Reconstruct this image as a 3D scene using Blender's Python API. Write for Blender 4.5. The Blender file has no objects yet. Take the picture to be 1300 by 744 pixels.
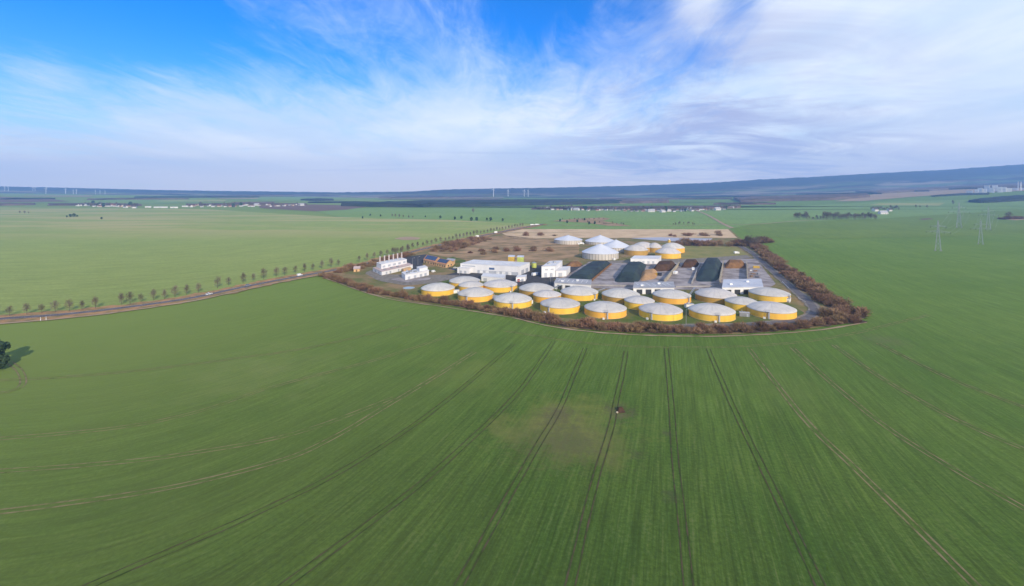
import bpy, math, random
from mathutils import Vector, Matrix, noise as mnoise
R = math.radians
rnd = random.Random(7)
C = bpy.context.scene.collection
scene = bpy.context.scene

# ------------------------------------------------------------------ camera, sky, sun, exposure
H, F, CX, YH = 80.0, 580.0, 650.0, 245.0        # flying height (m), focal length and horizon on a 1300 x 744 plan
cam_d = bpy.data.cameras.new('camera'); cam = bpy.data.objects.new('camera', cam_d); C.objects.link(cam)
cam.location = (0, 0, H); cam.rotation_euler = (R(90), 0, 0)
cam_d.sensor_width = 36.0; cam_d.lens = 36.0*F/1300.0
cam_d.shift_y = -(372.0-YH)/1300.0
cam_d.clip_start = 0.5; cam_d.clip_end = 60000
scene.camera = cam
scene.view_settings.view_transform = 'Standard'; scene.view_settings.look = 'None'
scene.view_settings.exposure = 0.35; scene.view_settings.gamma = 1.0
scene.view_settings.use_curve_mapping = False
scene.cycles.use_denoising = True
scene.cycles.max_bounces = 6; scene.cycles.volume_bounces = 1; scene.cycles.transparent_max_bounces = 8

SUN_EL, SUN_AZ = R(24), math.atan2(0.48, -0.88)
sd = Vector((math.sin(SUN_AZ)*math.cos(SUN_EL), math.cos(SUN_AZ)*math.cos(SUN_EL), math.sin(SUN_EL)))
sl = bpy.data.lights.new('sun', 'SUN'); sl.energy = 4.0; sl.angle = R(0.5); sl.color = (1.0, 0.85, 0.64)
so = bpy.data.objects.new('sun', sl); C.objects.link(so)
so.rotation_euler = (-sd).to_track_quat('-Z', 'Y').to_euler(); so.location = (300, -300, 400)

def build_world():
    w = bpy.data.worlds.new('World'); scene.world = w; w.use_nodes = True
    nt = w.node_tree; N = nt.nodes; L = nt.links; N.clear()
    def nd(t, **k):
        n = N.new(t)
        for a, b in k.items(): setattr(n, a, b)
        return n
    def math_(op, a, b=None, c=None):
        n = nd('ShaderNodeMath', operation=op)
        for i, v in enumerate((a, b, c)):
            if v is None: continue
            if isinstance(v, (int, float)): n.inputs[i].default_value = v
            else: L.new(v, n.inputs[i])
        return n.outputs[0]
    def ramp(v, a, b, lo=0.0, hi=1.0):
        n = nd('ShaderNodeMapRange', interpolation_type='SMOOTHSTEP')
        L.new(v, n.inputs[0]); n.inputs[1].default_value = a; n.inputs[2].default_value = b
        n.inputs[3].default_value = lo; n.inputs[4].default_value = hi
        return n.outputs[0]
    def mix(f, a, b, mode='MIX'):
        n = nd('ShaderNodeMix', data_type='RGBA', blend_type=mode)
        if isinstance(f, (int, float)): n.inputs[0].default_value = f
        else: L.new(f, n.inputs[0])
        for s, v in ((6, a), (7, b)):
            if isinstance(v, tuple): n.inputs[s].default_value = (*v, 1)
            else: L.new(v, n.inputs[s])
        return n.outputs[2]
    sky = nd('ShaderNodeTexSky', sky_type='NISHITA', sun_disc=False)
    sky.sun_elevation = SUN_EL; sky.sun_rotation = SUN_AZ; sky.altitude = 200; sky.air_density = 1.0
    sky.dust_density = 0.6; sky.ozone_density = 2.5
    tc = nd('ShaderNodeTexCoord'); sep = nd('ShaderNodeSeparateXYZ'); L.new(tc.outputs['Generated'], sep.inputs[0])
    x, y, z = sep.outputs
    zz = math_('ADD', math_('MAXIMUM', z, 0.0), 0.10)
    px, py = math_('DIVIDE', x, zz), math_('DIVIDE', y, zz)
    def plane(sx, sy, off):
        c = nd('ShaderNodeCombineXYZ')
        L.new(math_('MULTIPLY', px, sx), c.inputs[0]); L.new(math_('MULTIPLY', py, sy), c.inputs[1]); c.inputs[2].default_value = off
        return c.outputs[0]
    def nz(vec, scale, detail, rough, dist=0.0):
        n = nd('ShaderNodeTexNoise'); L.new(vec, n.inputs['Vector']); n.inputs['Scale'].default_value = scale
        n.inputs['Detail'].default_value = detail; n.inputs['Roughness'].default_value = rough; n.inputs['Distortion'].default_value = dist
        return n.outputs['Fac']
    def blob(px_, py_, r0, r1):
        d = Vector(((px_-CX)/F, 1.0, (YH-py_)/F)).normalized()
        n = nd('ShaderNodeVectorMath', operation='DISTANCE'); L.new(tc.outputs['Generated'], n.inputs[0]); n.inputs[1].default_value = d
        return ramp(n.outputs['Value'], r0, r1, 1.0, 0.0)
    streak = nz(plane(1.0, 0.42, 3.1), 1.15, 10, 0.66, 1.5)
    fine = nz(plane(1.6, 0.6, 8.3), 2.2, 9, 0.70, 2.0)
    broad = nz(plane(1.0, 0.50, 11.7), 0.50, 5, 0.55, 0.6)
    cov = math_('ADD', math_('ADD', math_('MULTIPLY', streak, 0.62), math_('MULTIPLY', fine, 0.44)), math_('MULTIPLY', broad, 0.60))
    # banks of cirrus and the blue gaps between them
    for (bx, by, r0, r1, amt) in ((1190, 70, 0.02, 0.56, 0.40), (420, 170, 0.0, 0.40, 0.10), (55, 98, 0.0, 0.07, 0.22), (888, 14, 0.0, 0.085, 0.34), (230, 120, 0.0, 0.14, 0.10), (1040, 55, 0.0, 0.14, 0.14), (840, 55, 0.0, 0.06, 0.12),
                                  (680, 0, 0.0, 0.27, -0.46), (620, 140, 0.0, 0.32, 0.14), (90, 0, 0.0, 0.30, -0.30), (850, 30, 0.0, 0.15, -0.20), (15, 118, 0.0, 0.14, -0.16), (260, 40, 0.0, 0.30, -0.22), (480, 45, 0.0, 0.3, -0.20), (940, 5, 0.0, 0.07, -0.16)):
        cov = math_('ADD', cov, math_('MULTIPLY', blob(bx, by, r0, r1), amt))
    cov = math_('ADD', cov, ramp(z, 0.02, 0.26, 0.34, 0.0))
    mask = ramp(cov, 0.50, 1.18, 0.0, 0.97)
    # deep blue overhead, paler down to the horizon
    tint = mix(ramp(z, 0.02, 0.34), (0.62, 1.0, 1.30), (0.01, 0.75, 1.72))
    blue = mix(1.0, sky.outputs[0], tint, 'MULTIPLY')
    soft = nz(plane(1.0, 0.5, 21.0), 0.9, 5, 0.55, 0.2)
    cloud = mix(ramp(soft, 0.35, 0.65), (5.8, 7.0, 8.5), (8.1, 8.6, 9.2))
    cloud = mix(ramp(z, 0.0, 0.13), (8.0, 7.4, 7.5), cloud)
    # lavender shade of the thicker cloud low on the right
    grey = math_('MULTIPLY', math_('MULTIPLY', blob(900, 190, 0.05, 0.50), ramp(nz(plane(0.7, 0.9, 33.0), 1.2, 7, 0.65, 0.8), 0.36, 0.62)), ramp(z, 0.0, 0.05))
    cloud = mix(math_('MULTIPLY', grey, 0.95), cloud, (4.0, 4.3, 6.4))
    col = mix(mask, blue, cloud)
    # low grey bank of stratus near the horizon, thin streaks
    low = nz(plane(0.3, 1.2, 5.0), 1.3, 7, 0.65, 0.8)
    lowm = math_('MULTIPLY', ramp(low, 0.52, 0.70, 0.0, 0.28), math_('MULTIPLY', ramp(z, 0.015, 0.05), ramp(z, 0.09, 0.2, 1.0, 0.0)))
    col = mix(lowm, col, (3.6, 4.2, 6.6))
    bg = nd('ShaderNodeBackground'); bg.inputs[1].default_value = 0.10; L.new(col, bg.inputs[0])
    out = nd('ShaderNodeOutputWorld'); L.new(bg.outputs[0], out.inputs[0])
build_world()

# ------------------------------------------------------------------ lie of the land
def sm(a, b, t):
    t = max(0.0, min(1.0, (t-a)/(b-a))); return t*t*(3-2*t)
def lerp_tab(tab, v):
    if v <= tab[0][0]: return tab[0][1]
    for (a, p), (b, q) in zip(tab, tab[1:]):
        if v <= b: return p+(q-p)*(v-a)/(b-a)
    return tab[-1][1]
CREST = [(-700, 228), (0, 237), (100, 239), (200, 241.5), (300, 243), (430, 244.5), (520, 243.5), (560, 241), (600, 240), (700, 238.5), (800, 236),
         (900, 232.5), (960, 228.5), (1050, 224), (1100, 221), (1200, 216), (1300, 209), (1500, 202), (2000, 200)]
RISE = [(-700, 16), (0, 9.5), (200, 6.5), (430, 4), (650, 3), (800, 3), (900, 4), (1000, 7), (1100, 11), (1200, 16), (1300, 21), (1500, 27), (2000, 32)]
YC, Y0H = 7000.0, 4600.0
RT = [sum(lerp_tab(RISE, q*10-1500+d) for d in (-80, -40, 0, 40, 80))/5 for q in range(461)]
def terrain(x, y):
    """height of the plain: flat round the plant, rising gently towards the far right"""
    if y < 900: return 0.0
    px = CX+F*x/y
    q = max(0.0, min(459.0, (px+1500)/10)); k = int(q); t = RT[k]+(RT[k+1]-RT[k])*(q-k)
    return y/F*t*sm(900, 3500, y)
def hill(x, y):
    z0 = terrain(x, y)-4.0
    px = CX+F*x/y
    top = H+(YH-lerp_tab(CREST, px))*YC/F
    t = sm(Y0H, YC, y)
    n = mnoise.noise(Vector((x*0.0011, y*0.0009, 3)))*26+mnoise.noise(Vector((x*0.004, y*0.003, 7)))*8
    return z0+(top-z0)*t*(0.88+0.12*sm(5600, YC, y))+n*min(1.0, 4*t*(1-t))+mnoise.noise(Vector((x*0.013, y*0.013, 1)))*11*t
def G(px, py, z=None):
    """plan reading -> point on the land"""
    u, v = (px-CX)/F, (py-YH)/F
    if z is not None:
        y = (H-z)/v; return Vector((u*y, y, z))
    y = 60.0; prev = y
    if v > 0 and H/v < 900: y = H/v; return Vector((u*y, y, 0.0))
    y = 890.0
    while y < 7000:
        if H-v*y <= terrain(u*y, y): break
        prev = y; y *= 1.004
    lo, hi = prev, y
    for _ in range(20):
        m = (lo+hi)/2
        if H-v*m <= terrain(u*m, m): hi = m
        else: lo = m
    return Vector((u*hi, hi, terrain(u*hi, hi)))
def mpp(p): return p.y/F                                            # metres per plan unit at a point

# ------------------------------------------------------------------ materials
MATS = {}
def mat(name, col, rough=0.8, col2=None, scale=0.2, detail=5, lo=0.35, hi=0.65, bump=0.0, bscale=None, metal=0.0, stretch=(1, 1, 1), sheen=0.0, per_obj=0.0, coord='Object', spec=0.5):
    if name in MATS: return MATS[name]
    m = bpy.data.materials.new(name); m.use_nodes = True; nt = m.node_tree; N = nt.nodes; L = nt.links
    b = N['Principled BSDF']; b.inputs['Roughness'].default_value = rough; b.inputs['Metallic'].default_value = metal
    b.inputs['Specular IOR Level'].default_value = 0.05 if rough >= 0.9 or (coord == 'World' and rough > 0.6) else spec
    if sheen: b.inputs['Sheen Weight'].default_value = sheen; b.inputs['Sheen Roughness'].default_value = 0.6; b.inputs['Sheen Tint'].default_value = (*[min(1, c*4) for c in col], 1)
    if coord == 'World':
        src = N.new('ShaderNodeNewGeometry').outputs['Position']
    else: src = N.new('ShaderNodeTexCoord').outputs['Object']
    mp = N.new('ShaderNodeMapping'); mp.inputs['Scale'].default_value = stretch; L.new(src, mp.inputs[0])
    c2 = col2 if col2 else tuple(c*0.72 for c in col)
    n = N.new('ShaderNodeTexNoise'); n.inputs['Scale'].default_value = scale; n.inputs['Detail'].default_value = detail; n.inputs['Roughness'].default_value = 0.62
    L.new(mp.outputs[0], n.inputs['Vector'])
    r = N.new('ShaderNodeMapRange'); r.inputs[1].default_value = lo; r.inputs[2].default_value = hi; L.new(n.outputs['Fac'], r.inputs[0])
    mx = N.new('ShaderNodeMix'); mx.data_type = 'RGBA'; mx.inputs[6].default_value = (*col, 1); mx.inputs[7].default_value = (*c2, 1); L.new(r.outputs[0], mx.inputs[0])
    out = mx.outputs[2]
    if per_obj:
        oi = N.new('ShaderNodeObjectInfo'); rr = N.new('ShaderNodeMapRange'); rr.inputs[3].default_value = 1-per_obj; rr.inputs[4].default_value = 1+per_obj
        L.new(oi.outputs['Random'], rr.inputs[0])
        h = N.new('ShaderNodeHueSaturation'); L.new(out, h.inputs['Color']); L.new(rr.outputs[0], h.inputs['Value']); out = h.outputs[0]
        h2 = N.new('ShaderNodeMapRange'); h2.inputs[3].default_value = 0.485; h2.inputs[4].default_value = 0.515
        w = N.new('ShaderNodeMath'); w.operation = 'FRACT'; ml = N.new('ShaderNodeMath'); ml.operation = 'MULTIPLY'; ml.inputs[1].default_value = 7.3
        L.new(oi.outputs['Random'], ml.inputs[0]); L.new(ml.outputs[0], w.inputs[0]); L.new(w.outputs[0], h2.inputs[0]); L.new(h2.outputs[0], h.inputs['Hue'])
    L.new(out, b.inputs['Base Color'])
    if bump:
        n2 = N.new('ShaderNodeTexNoise'); n2.inputs['Scale'].default_value = bscale or scale*4; n2.inputs['Detail'].default_value = 4; L.new(mp.outputs[0], n2.inputs['Vector'])
        bp = N.new('ShaderNodeBump'); bp.inputs['Strength'].default_value = bump; bp.inputs['Distance'].default_value = 0.3; L.new(n2.outputs['Fac'], bp.inputs['Height']); L.new(bp.outputs[0], b.inputs['Normal'])
    MATS[name] = m
    return m

def crop_mat(name, dark, light, soil, row_angle=20.0, tram=True, soil_amt=0.25, red=None, fine=1.0, sheen=0.3, west=None, spots=False):
    """winter cereal: fine drill rows along the tractor's line of travel, thin and thick growth, a little soil between"""
    m = bpy.data.materials.new(name); m.use_nodes = True; nt = m.node_tree; N = nt.nodes; L = nt.links; b = N['Principled BSDF']
    def M(op, a, c=None):
        n = N.new('ShaderNodeMath'); n.operation = op
        for i, v in enumerate((a, c)):
            if v is None: continue
            if isinstance(v, (int, float)): n.inputs[i].default_value = v
            else: L.new(v, n.inputs[i])
        return n.outputs[0]
    g = N.new('ShaderNodeNewGeometry'); s = N.new('ShaderNodeSeparateXYZ'); L.new(g.outputs['Position'], s.inputs[0])
    X, Yc = s.outputs[0], M('MAXIMUM', s.outputs[1], 40.0)
    th = M('DIVIDE', X, Yc); th = M('MAXIMUM', M('MINIMUM', th, 1.5), -1.5)
    xt, yt = M('MULTIPLY', Yc, M('SINE', th)), M('MULTIPLY', Yc, M('COSINE', th))       # the rows bend with the field edge
    ca, sa = math.cos(R(row_angle)), math.sin(R(row_angle))
    ac = M('SUBTRACT', M('MULTIPLY', xt, ca), M('MULTIPLY', yt, sa)); al = M('ADD', M('MULTIPLY', xt, sa), M('MULTIPLY', yt, ca))
    def vec(sx, sy, o):
        c = N.new('ShaderNodeCombineXYZ'); L.new(M('MULTIPLY', ac, sx), c.inputs[0]); L.new(M('MULTIPLY', al, sy), c.inputs[1]); c.inputs[2].default_value = o; return c.outputs[0]
    def nz(v, sc, de, ro=0.6):
        n = N.new('ShaderNodeTexNoise'); L.new(v, n.inputs['Vector']); n.inputs['Scale'].default_value = sc; n.inputs['Detail'].default_value = de; n.inputs['Roughness'].default_value = ro; return n.outputs['Fac']
    def rp(v, a, c, lo=0, hi=1):
        n = N.new('ShaderNodeMapRange'); n.inputs[1].default_value = a; n.inputs[2].default_value = c; n.inputs[3].default_value = lo; n.inputs[4].default_value = hi; L.new(v, n.inputs[0]); return n.outputs[0]
    def mix(f, a, c):
        n = N.new('ShaderNodeMix'); n.data_type = 'RGBA'; L.new(f, n.inputs[0])
        for i, v in ((6, a), (7, c)):
            if isinstance(v, tuple): n.inputs[i].default_value = (*v, 1)
            else: L.new(v, n.inputs[i])
        return n.outputs[2]
    big = nz(g.outputs['Position'], 0.006, 5)
    swath = nz(vec(0.09, 0.004, 2.0), 1.0, 3)
    rows = nz(vec(1.3*fine, 0.05*fine, 4.0), 1.0, 3)
    tuft = nz(g.outputs['Position'], 0.9*fine, 4, 0.7)
    mid = nz(g.outputs['Position'], 0.035, 6, 0.65)
    t = M('ADD', M('MULTIPLY', big, 0.45), M('ADD', M('MULTIPLY', swath, 0.25), M('MULTIPLY', mid, 0.30)))
    col = mix(rp(t, 0.40, 0.60), dark, light)
    broad = nz(vec(0.42, 0.010, 9.0), 1.0, 4)
    fac = M('MULTIPLY', M('MULTIPLY', rp(rows, 0.30, 0.70, 0.62, 1.38), rp(tuft, 0.30, 0.70, 0.68, 1.32)), rp(broad, 0.34, 0.66, 0.80, 1.20))
    hs = N.new('ShaderNodeHueSaturation'); L.new(col, hs.inputs['Color']); L.new(fac, hs.inputs['Value']); col = hs.outputs[0]
    sm_ = M('MULTIPLY', rp(M('ADD', M('MULTIPLY', rows, 0.55), M('MULTIPLY', tuft, 0.45)), 0.54, 0.70), soil_amt)
    col = mix(sm_, col, soil)
    if west: col = mix(M('MULTIPLY', rp(M('ADD', s.outputs[0], M('MULTIPLY', rp(big, 0.3, 0.7), 160)), 90, -190), 0.8), col, west)
    if spots:                                                       # thin, yellowed growth round the wet hollow
        for (sx, sy, r0, c_, am) in ((722, 537, 25.0, (0.165, 0.150, 0.042), 0.9), (700, 545, 16.0, (0.13, 0.10, 0.045), 0.35), (706, 530, 5.0, (0.075, 0.050, 0.034), 0.95), (711, 523, 3.4, (0.085, 0.058, 0.04), 0.9), (787, 521, 4.2, (0.040, 0.028, 0.022), 1.0), (785, 526, 3.0, (0.10, 0.075, 0.045), 0.8), (718, 561, 5.5, (0.06, 0.05, 0.035), 0.7), (1123, 432, 8, (0.07, 0.05, 0.04), 0.7), (846, 550, 1.6, (0.05, 0.04, 0.03), 0.8), (810, 577, 1.8, (0.04, 0.045, 0.02), 0.8), (852, 630, 1.6, (0.04, 0.035, 0.025), 0.8), (690, 560, 9.0, (0.10, 0.085, 0.035), 0.6), (742, 560, 10.0, (0.085, 0.07, 0.035), 0.6), (590, 470, 26.0, (0.11, 0.12, 0.03), 0.5), (1010, 500, 22.0, (0.09, 0.11, 0.03), 0.4), (330, 470, 40, (0.14, 0.14, 0.05), 0.5)):
            p = G(sx, sy); v = N.new('ShaderNodeVectorMath'); v.operation = 'DISTANCE'; L.new(g.outputs['Position'], v.inputs[0]); v.inputs[1].default_value = p
            blot = nz(g.outputs['Position'], 0.055 if r0 > 12 else 0.35, 7, 0.72)
            col = mix(M('MULTIPLY', rp(M('ADD', M('DIVIDE', v.outputs['Value'], r0 if r0 > 12 else r0*1.9), M('MULTIPLY', blot, 3.4)), 2.7, 1.6), am), col, c_)
    if red:
        rr = nz(g.outputs['Position'], 0.0035, 4)
        mp = N.new('ShaderNodeMapping'); mp.inputs['Scale'].default_value = (0.0016, 0.0075, 1); L.new(g.outputs['Position'], mp.inputs[0])
        rr = nz(mp.outputs[0], 1.0, 5)
        col = mix(M('MULTIPLY', rp(rr, 0.44, 0.58), M('MULTIPLY', rp(s.outputs[1], 750, 1050), 0.9)), col, red)
    L.new(col, b.inputs['Base Color']); b.inputs['Roughness'].default_value = 0.9; b.inputs['Specular IOR Level'].default_value = 0.15
    b.inputs['Sheen Weight'].default_value = sheen; b.inputs['Sheen Roughness'].default_value = 0.5; b.inputs['Sheen Tint'].default_value = (*[min(1, c*5) for c in light], 1)
    bp = N.new('ShaderNodeBump'); bp.inputs['Strength'].default_value = 0.5; bp.inputs['Distance'].default_value = 0.25
    L.new(M('ADD', rows, tuft), bp.inputs['Height']); L.new(bp.outputs[0], b.inputs['Normal'])
    MATS[name] = m
    return m

def hill_mat():
    """patchwork of woods, tan stubble and green fields running along the slopes"""
    m = bpy.data.materials.new('hill land'); m.use_nodes = True; nt = m.node_tree; N = nt.nodes; L = nt.links; b = N['Principled BSDF']; b.inputs['Roughness'].default_value = 0.95; b.inputs['Specular IOR Level'].default_value = 0.1
    g = N.new('ShaderNodeNewGeometry')
    def nz(sx, sy, off, de=6):
        mp = N.new('ShaderNodeMapping'); mp.inputs['Scale'].default_value = (sx, sy, 0); mp.inputs['Location'].default_value = (off, off, off); L.new(g.outputs['Position'], mp.inputs[0])
        n = N.new('ShaderNodeTexNoise'); n.inputs['Scale'].default_value = 1.0; n.inputs['Detail'].default_value = de; n.inputs['Roughness'].default_value = 0.6; L.new(mp.outputs[0], n.inputs['Vector']); return n.outputs['Fac']
    def rp(v, a, c):
        n = N.new('ShaderNodeMapRange'); n.inputs[1].default_value = a; n.inputs[2].default_value = c; L.new(v, n.inputs[0]); return n.outputs[0]
    def mix(f, a, c):
        n = N.new('ShaderNodeMix'); n.data_type = 'RGBA'; L.new(f, n.inputs[0])
        for i, v in ((6, a), (7, c)):
            if isinstance(v, tuple): n.inputs[i].default_value = (*v, 1)
            else: L.new(v, n.inputs[i])
        return n.outputs[2]
    wood = mix(rp(nz(.006, .008, 1), .35, .65), (0.010, 0.022, 0.030), (0.040, 0.036, 0.036))  # dark woods; blue of distant haze is tinted into their colour
    col = mix(rp(nz(.0008, .0040, 20, 4), .50, .54), wood, (0.26, 0.21, 0.15))
    col = mix(rp(nz(.0009, .0045, 50, 4), .52, .56), col, (0.09, 0.14, 0.055))
    col = mix(rp(nz(.0009, .0045, 80, 4), .55, .60), col, (0.11, 0.075, 0.06))
    s = N.new('ShaderNodeSeparateXYZ'); L.new(g.outputs['Position'], s.inputs[0])
    col = mix(rp(s.outputs[1], 5500, 5900), col, wood)              # the crest itself is wooded
    L.new(col, b.inputs['Base Color']); MATS['hill land'] = m
hill_mat()
SOIL = (0.115, 0.085, 0.055)
crop_mat('winter wheat', (0.026, 0.060, 0.0065), (0.062, 0.098, 0.015), SOIL, soil_amt=0.50, west=(0.112, 0.122, 0.032), sheen=0.35, spots=True)
crop_mat('pale wheat', (0.080, 0.112, 0.025), (0.122, 0.148, 0.040), (0.20, 0.15, 0.08), soil_amt=0.15, red=(0.26, 0.17, 0.10), fine=0.4)
crop_mat('far wheat', (0.052, 0.094, 0.020), (0.088, 0.132, 0.034), (0.12, 0.12, 0.06), soil_amt=0.15, fine=0.3)
crop_mat('fresh wheat', (0.034, 0.066, 0.008), (0.072, 0.104, 0.017), (0.12, 0.12, 0.06), soil_amt=0.15, fine=0.4)
mat('site grass', (0.150, 0.150, 0.050), 0.95, (0.30, 0.20, 0.105), 0.045, 8, 0.42, 0.62, bump=0.4, bscale=0.6, coord='World')
mat('meadow', (0.27, 0.235, 0.085), 0.95, (0.19, 0.195, 0.060), 0.05, 7, 0.4, 0.66, bump=0.3, bscale=0.8, coord='World')
mat('mown grass', (0.095, 0.130, 0.033), 0.95, (0.215, 0.175, 0.070), 0.06, 7, 0.45, 0.72, bump=0.3, bscale=0.8, coord='World')
mat('dry grass', (0.66, 0.48, 0.29), 0.95, (0.48, 0.33, 0.19), 0.03, 8, 0.42, 0.62, bump=0.4, bscale=0.5, coord='World', stretch=(1, 2.2, 1))
mat('verge', (0.42, 0.235, 0.11), 0.95, (0.20, 0.16, 0.07), 0.12, 8, 0.42, 0.62, bump=0.3, coord='World')
mat('scrub soil', (0.42, 0.27, 0.15), 0.95, (0.20, 0.15, 0.07), 0.03, 8, 0.40, 0.62, bump=0.4, bscale=0.3, coord='World', stretch=(1, 1.6, 1))
mat('ploughed', (0.20, 0.125, 0.095), 0.95, (0.15, 0.10, 0.07), 0.02, 6, coord='World', stretch=(0.4, 1.6, 1))
mat('stubble', (0.40, 0.29, 0.19), 0.95, (0.31, 0.22, 0.14), 0.012, 6, coord='World', stretch=(0.5, 1.8, 1))
mat('asphalt', (0.085, 0.082, 0.085), 0.85, (0.055, 0.054, 0.058), 0.25, 8, bump=0.1, coord='World')
mat('road asphalt', (0.17, 0.155, 0.155), 0.85, (0.11, 0.10, 0.105), 0.2, 7, coord='World')
mat('concrete yard', (0.38, 0.335, 0.32), 0.9, (0.15, 0.125, 0.115), 0.075, 9, 0.40, 0.68, coord='World')
mat('gravel', (0.27, 0.235, 0.20), 0.95, (0.17, 0.15, 0.12), 0.3, 7, bump=0.2, coord='World')
mat('mud', (0.060, 0.040, 0.030), 0.7, (0.115, 0.080, 0.055), 0.5, 6, bump=0.5, bscale=1.5, coord='World')
mat('rut soil', (0.098, 0.074, 0.044), 0.95, (0.038, 0.062, 0.014), 0.30, 8, 0.38, 0.64, bump=0.4, bscale=1.2, coord='World')
mat('dry rut', (0.235, 0.180, 0.100), 0.95, (0.065, 0.090, 0.022), 0.25, 7, 0.44, 0.68, coord='World')
mat('pond water', (0.45, 0.43, 0.45), 0.55, (0.36, 0.36, 0.42), 0.02, coord='World')
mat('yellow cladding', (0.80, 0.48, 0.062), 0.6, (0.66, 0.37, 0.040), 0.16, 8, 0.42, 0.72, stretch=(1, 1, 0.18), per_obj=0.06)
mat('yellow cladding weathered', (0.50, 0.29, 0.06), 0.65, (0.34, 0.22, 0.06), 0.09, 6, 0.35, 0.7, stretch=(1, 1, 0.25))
mat('membrane', (0.58, 0.54, 0.49), 0.7, (0.43, 0.405, 0.375), 0.09, 8, 0.40, 0.68, per_obj=0.07)
mat('membrane seam', (0.47, 0.46, 0.455), 0.7)
mat('white membrane', (0.64, 0.65, 0.68), 0.5, (0.54, 0.55, 0.59), 0.06, 6)
mat('pale panel', (0.58, 0.54, 0.48), 0.6, (0.48, 0.43, 0.37), 0.12, 5, stretch=(1, 1, 0.2))
mat('panel rib', (0.20, 0.19, 0.19), 0.6)
mat('galvanised', (0.42, 0.43, 0.44), 0.45, (0.32, 0.33, 0.34), 0.5, metal=0.6)
mat('pylon steel', (0.50, 0.51, 0.52), 0.5, metal=0.2)
mat('steel stack', (0.62, 0.52, 0.48), 0.4, (0.5, 0.42, 0.40), 0.6, metal=0.35)
mat('white cladding', (0.76, 0.75, 0.74), 0.5, (0.66, 0.65, 0.65), 0.15, 6, stretch=(1, 1, 0.3))
mat('grey cladding', (0.44, 0.46, 0.50), 0.5, (0.36, 0.38, 0.42), 0.1)
mat('white roof', (0.70, 0.69, 0.68), 0.7, (0.57, 0.55, 0.54), 0.08, 7)
mat('pink roof', (0.55, 0.42, 0.38), 0.8, (0.42, 0.32, 0.29), 0.12, 6)
mat('grey roof', (0.42, 0.415, 0.42), 0.75, (0.29, 0.285, 0.30), 0.12, 7, 0.36, 0.66)
mat('pale roof', (0.58, 0.59, 0.63), 0.6, (0.43, 0.44, 0.49), 0.10, 6)
mat('tan render', (0.66, 0.42, 0.20), 0.85, (0.56, 0.35, 0.17), 0.2)
mat('orange tile', (0.52, 0.25, 0.12), 0.85, (0.40, 0.18, 0.085), 0.4)
mat('solar panel', (0.022, 0.025, 0.045), 0.25, (0.03, 0.034, 0.06), 0.5)
mat('dark glass', (0.03, 0.045, 0.07), 0.12)
mat('blue glass', (0.10, 0.16, 0.30), 0.15)
mat('silage sheet', (0.022, 0.040, 0.033), 0.75, (0.006, 0.012, 0.015), 0.07, 7, 0.40, 0.60, bump=0.4, bscale=0.25)
mat('silage', (0.27, 0.145, 0.065), 0.95, (0.16, 0.085, 0.04), 0.2, 7, bump=0.6, bscale=0.7)
mat('dark silage', (0.105, 0.058, 0.034), 0.95, (0.060, 0.036, 0.024), 0.2, 7, bump=0.5)
mat('fresh silage', (0.50, 0.30, 0.15), 0.95, (0.34, 0.20, 0.10), 0.2, 6, bump=0.5)
mat('bunker concrete', (0.44, 0.38, 0.28), 0.9, (0.28, 0.24, 0.18), 0.2, 6)
mat('kerb concrete', (0.38, 0.36, 0.34), 0.85)
mat('black rubber', (0.02, 0.02, 0.02), 0.8)
mat('blue paint', (0.03, 0.07, 0.26), 0.35)
mat('white paint', (0.82, 0.82, 0.81), 0.4)
mat('grey paint', (0.30, 0.31, 0.33), 0.4)
mat('dark paint', (0.045, 0.05, 0.06), 0.35)
mat('red paint', (0.40, 0.05, 0.03), 0.4)
mat('yellow paint', (0.62, 0.40, 0.06), 0.5)
mat('lime paint', (0.50, 0.56, 0.12), 0.5)
mat('timber', (0.26, 0.17, 0.10), 0.9)
mat('leaf litter', (0.115, 0.075, 0.050), 0.95, (0.060, 0.045, 0.032), 0.15, 7, coord='World')
mat('twigs', (0.29, 0.180, 0.105), 0.95, (0.155, 0.098, 0.060), 0.5, 4, per_obj=0.32)
mat('tree twigs', (0.21, 0.17, 0.125), 0.95, (0.10, 0.085, 0.06), 0.5, 4, per_obj=0.25)
mat('bark', (0.12, 0.095, 0.075), 0.95)
mat('evergreen leaf', (0.020, 0.055, 0.022), 0.8, (0.035, 0.075, 0.028), 0.6, per_obj=0.2)
mat('wood canopy', (0.10, 0.075, 0.065), 0.95, (0.16, 0.115, 0.095), 0.012, 7, 0.38, 0.64, coord='World')
mat('dark wood canopy', (0.022, 0.036, 0.028), 0.95, (0.045, 0.045, 0.038), 0.012, 7, coord='World')
mat('house plaster', (0.74, 0.72, 0.68), 0.8, per_obj=0.10)
mat('ochre plaster', (0.56, 0.45, 0.32), 0.8, per_obj=0.12)
mat('red tile', (0.17, 0.075, 0.055), 0.85, per_obj=0.2)
mat('dark tile', (0.09, 0.075, 0.075), 0.85, per_obj=0.2)

mat('pool liner', (0.36, 0.47, 0.55), 0.4)

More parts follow.
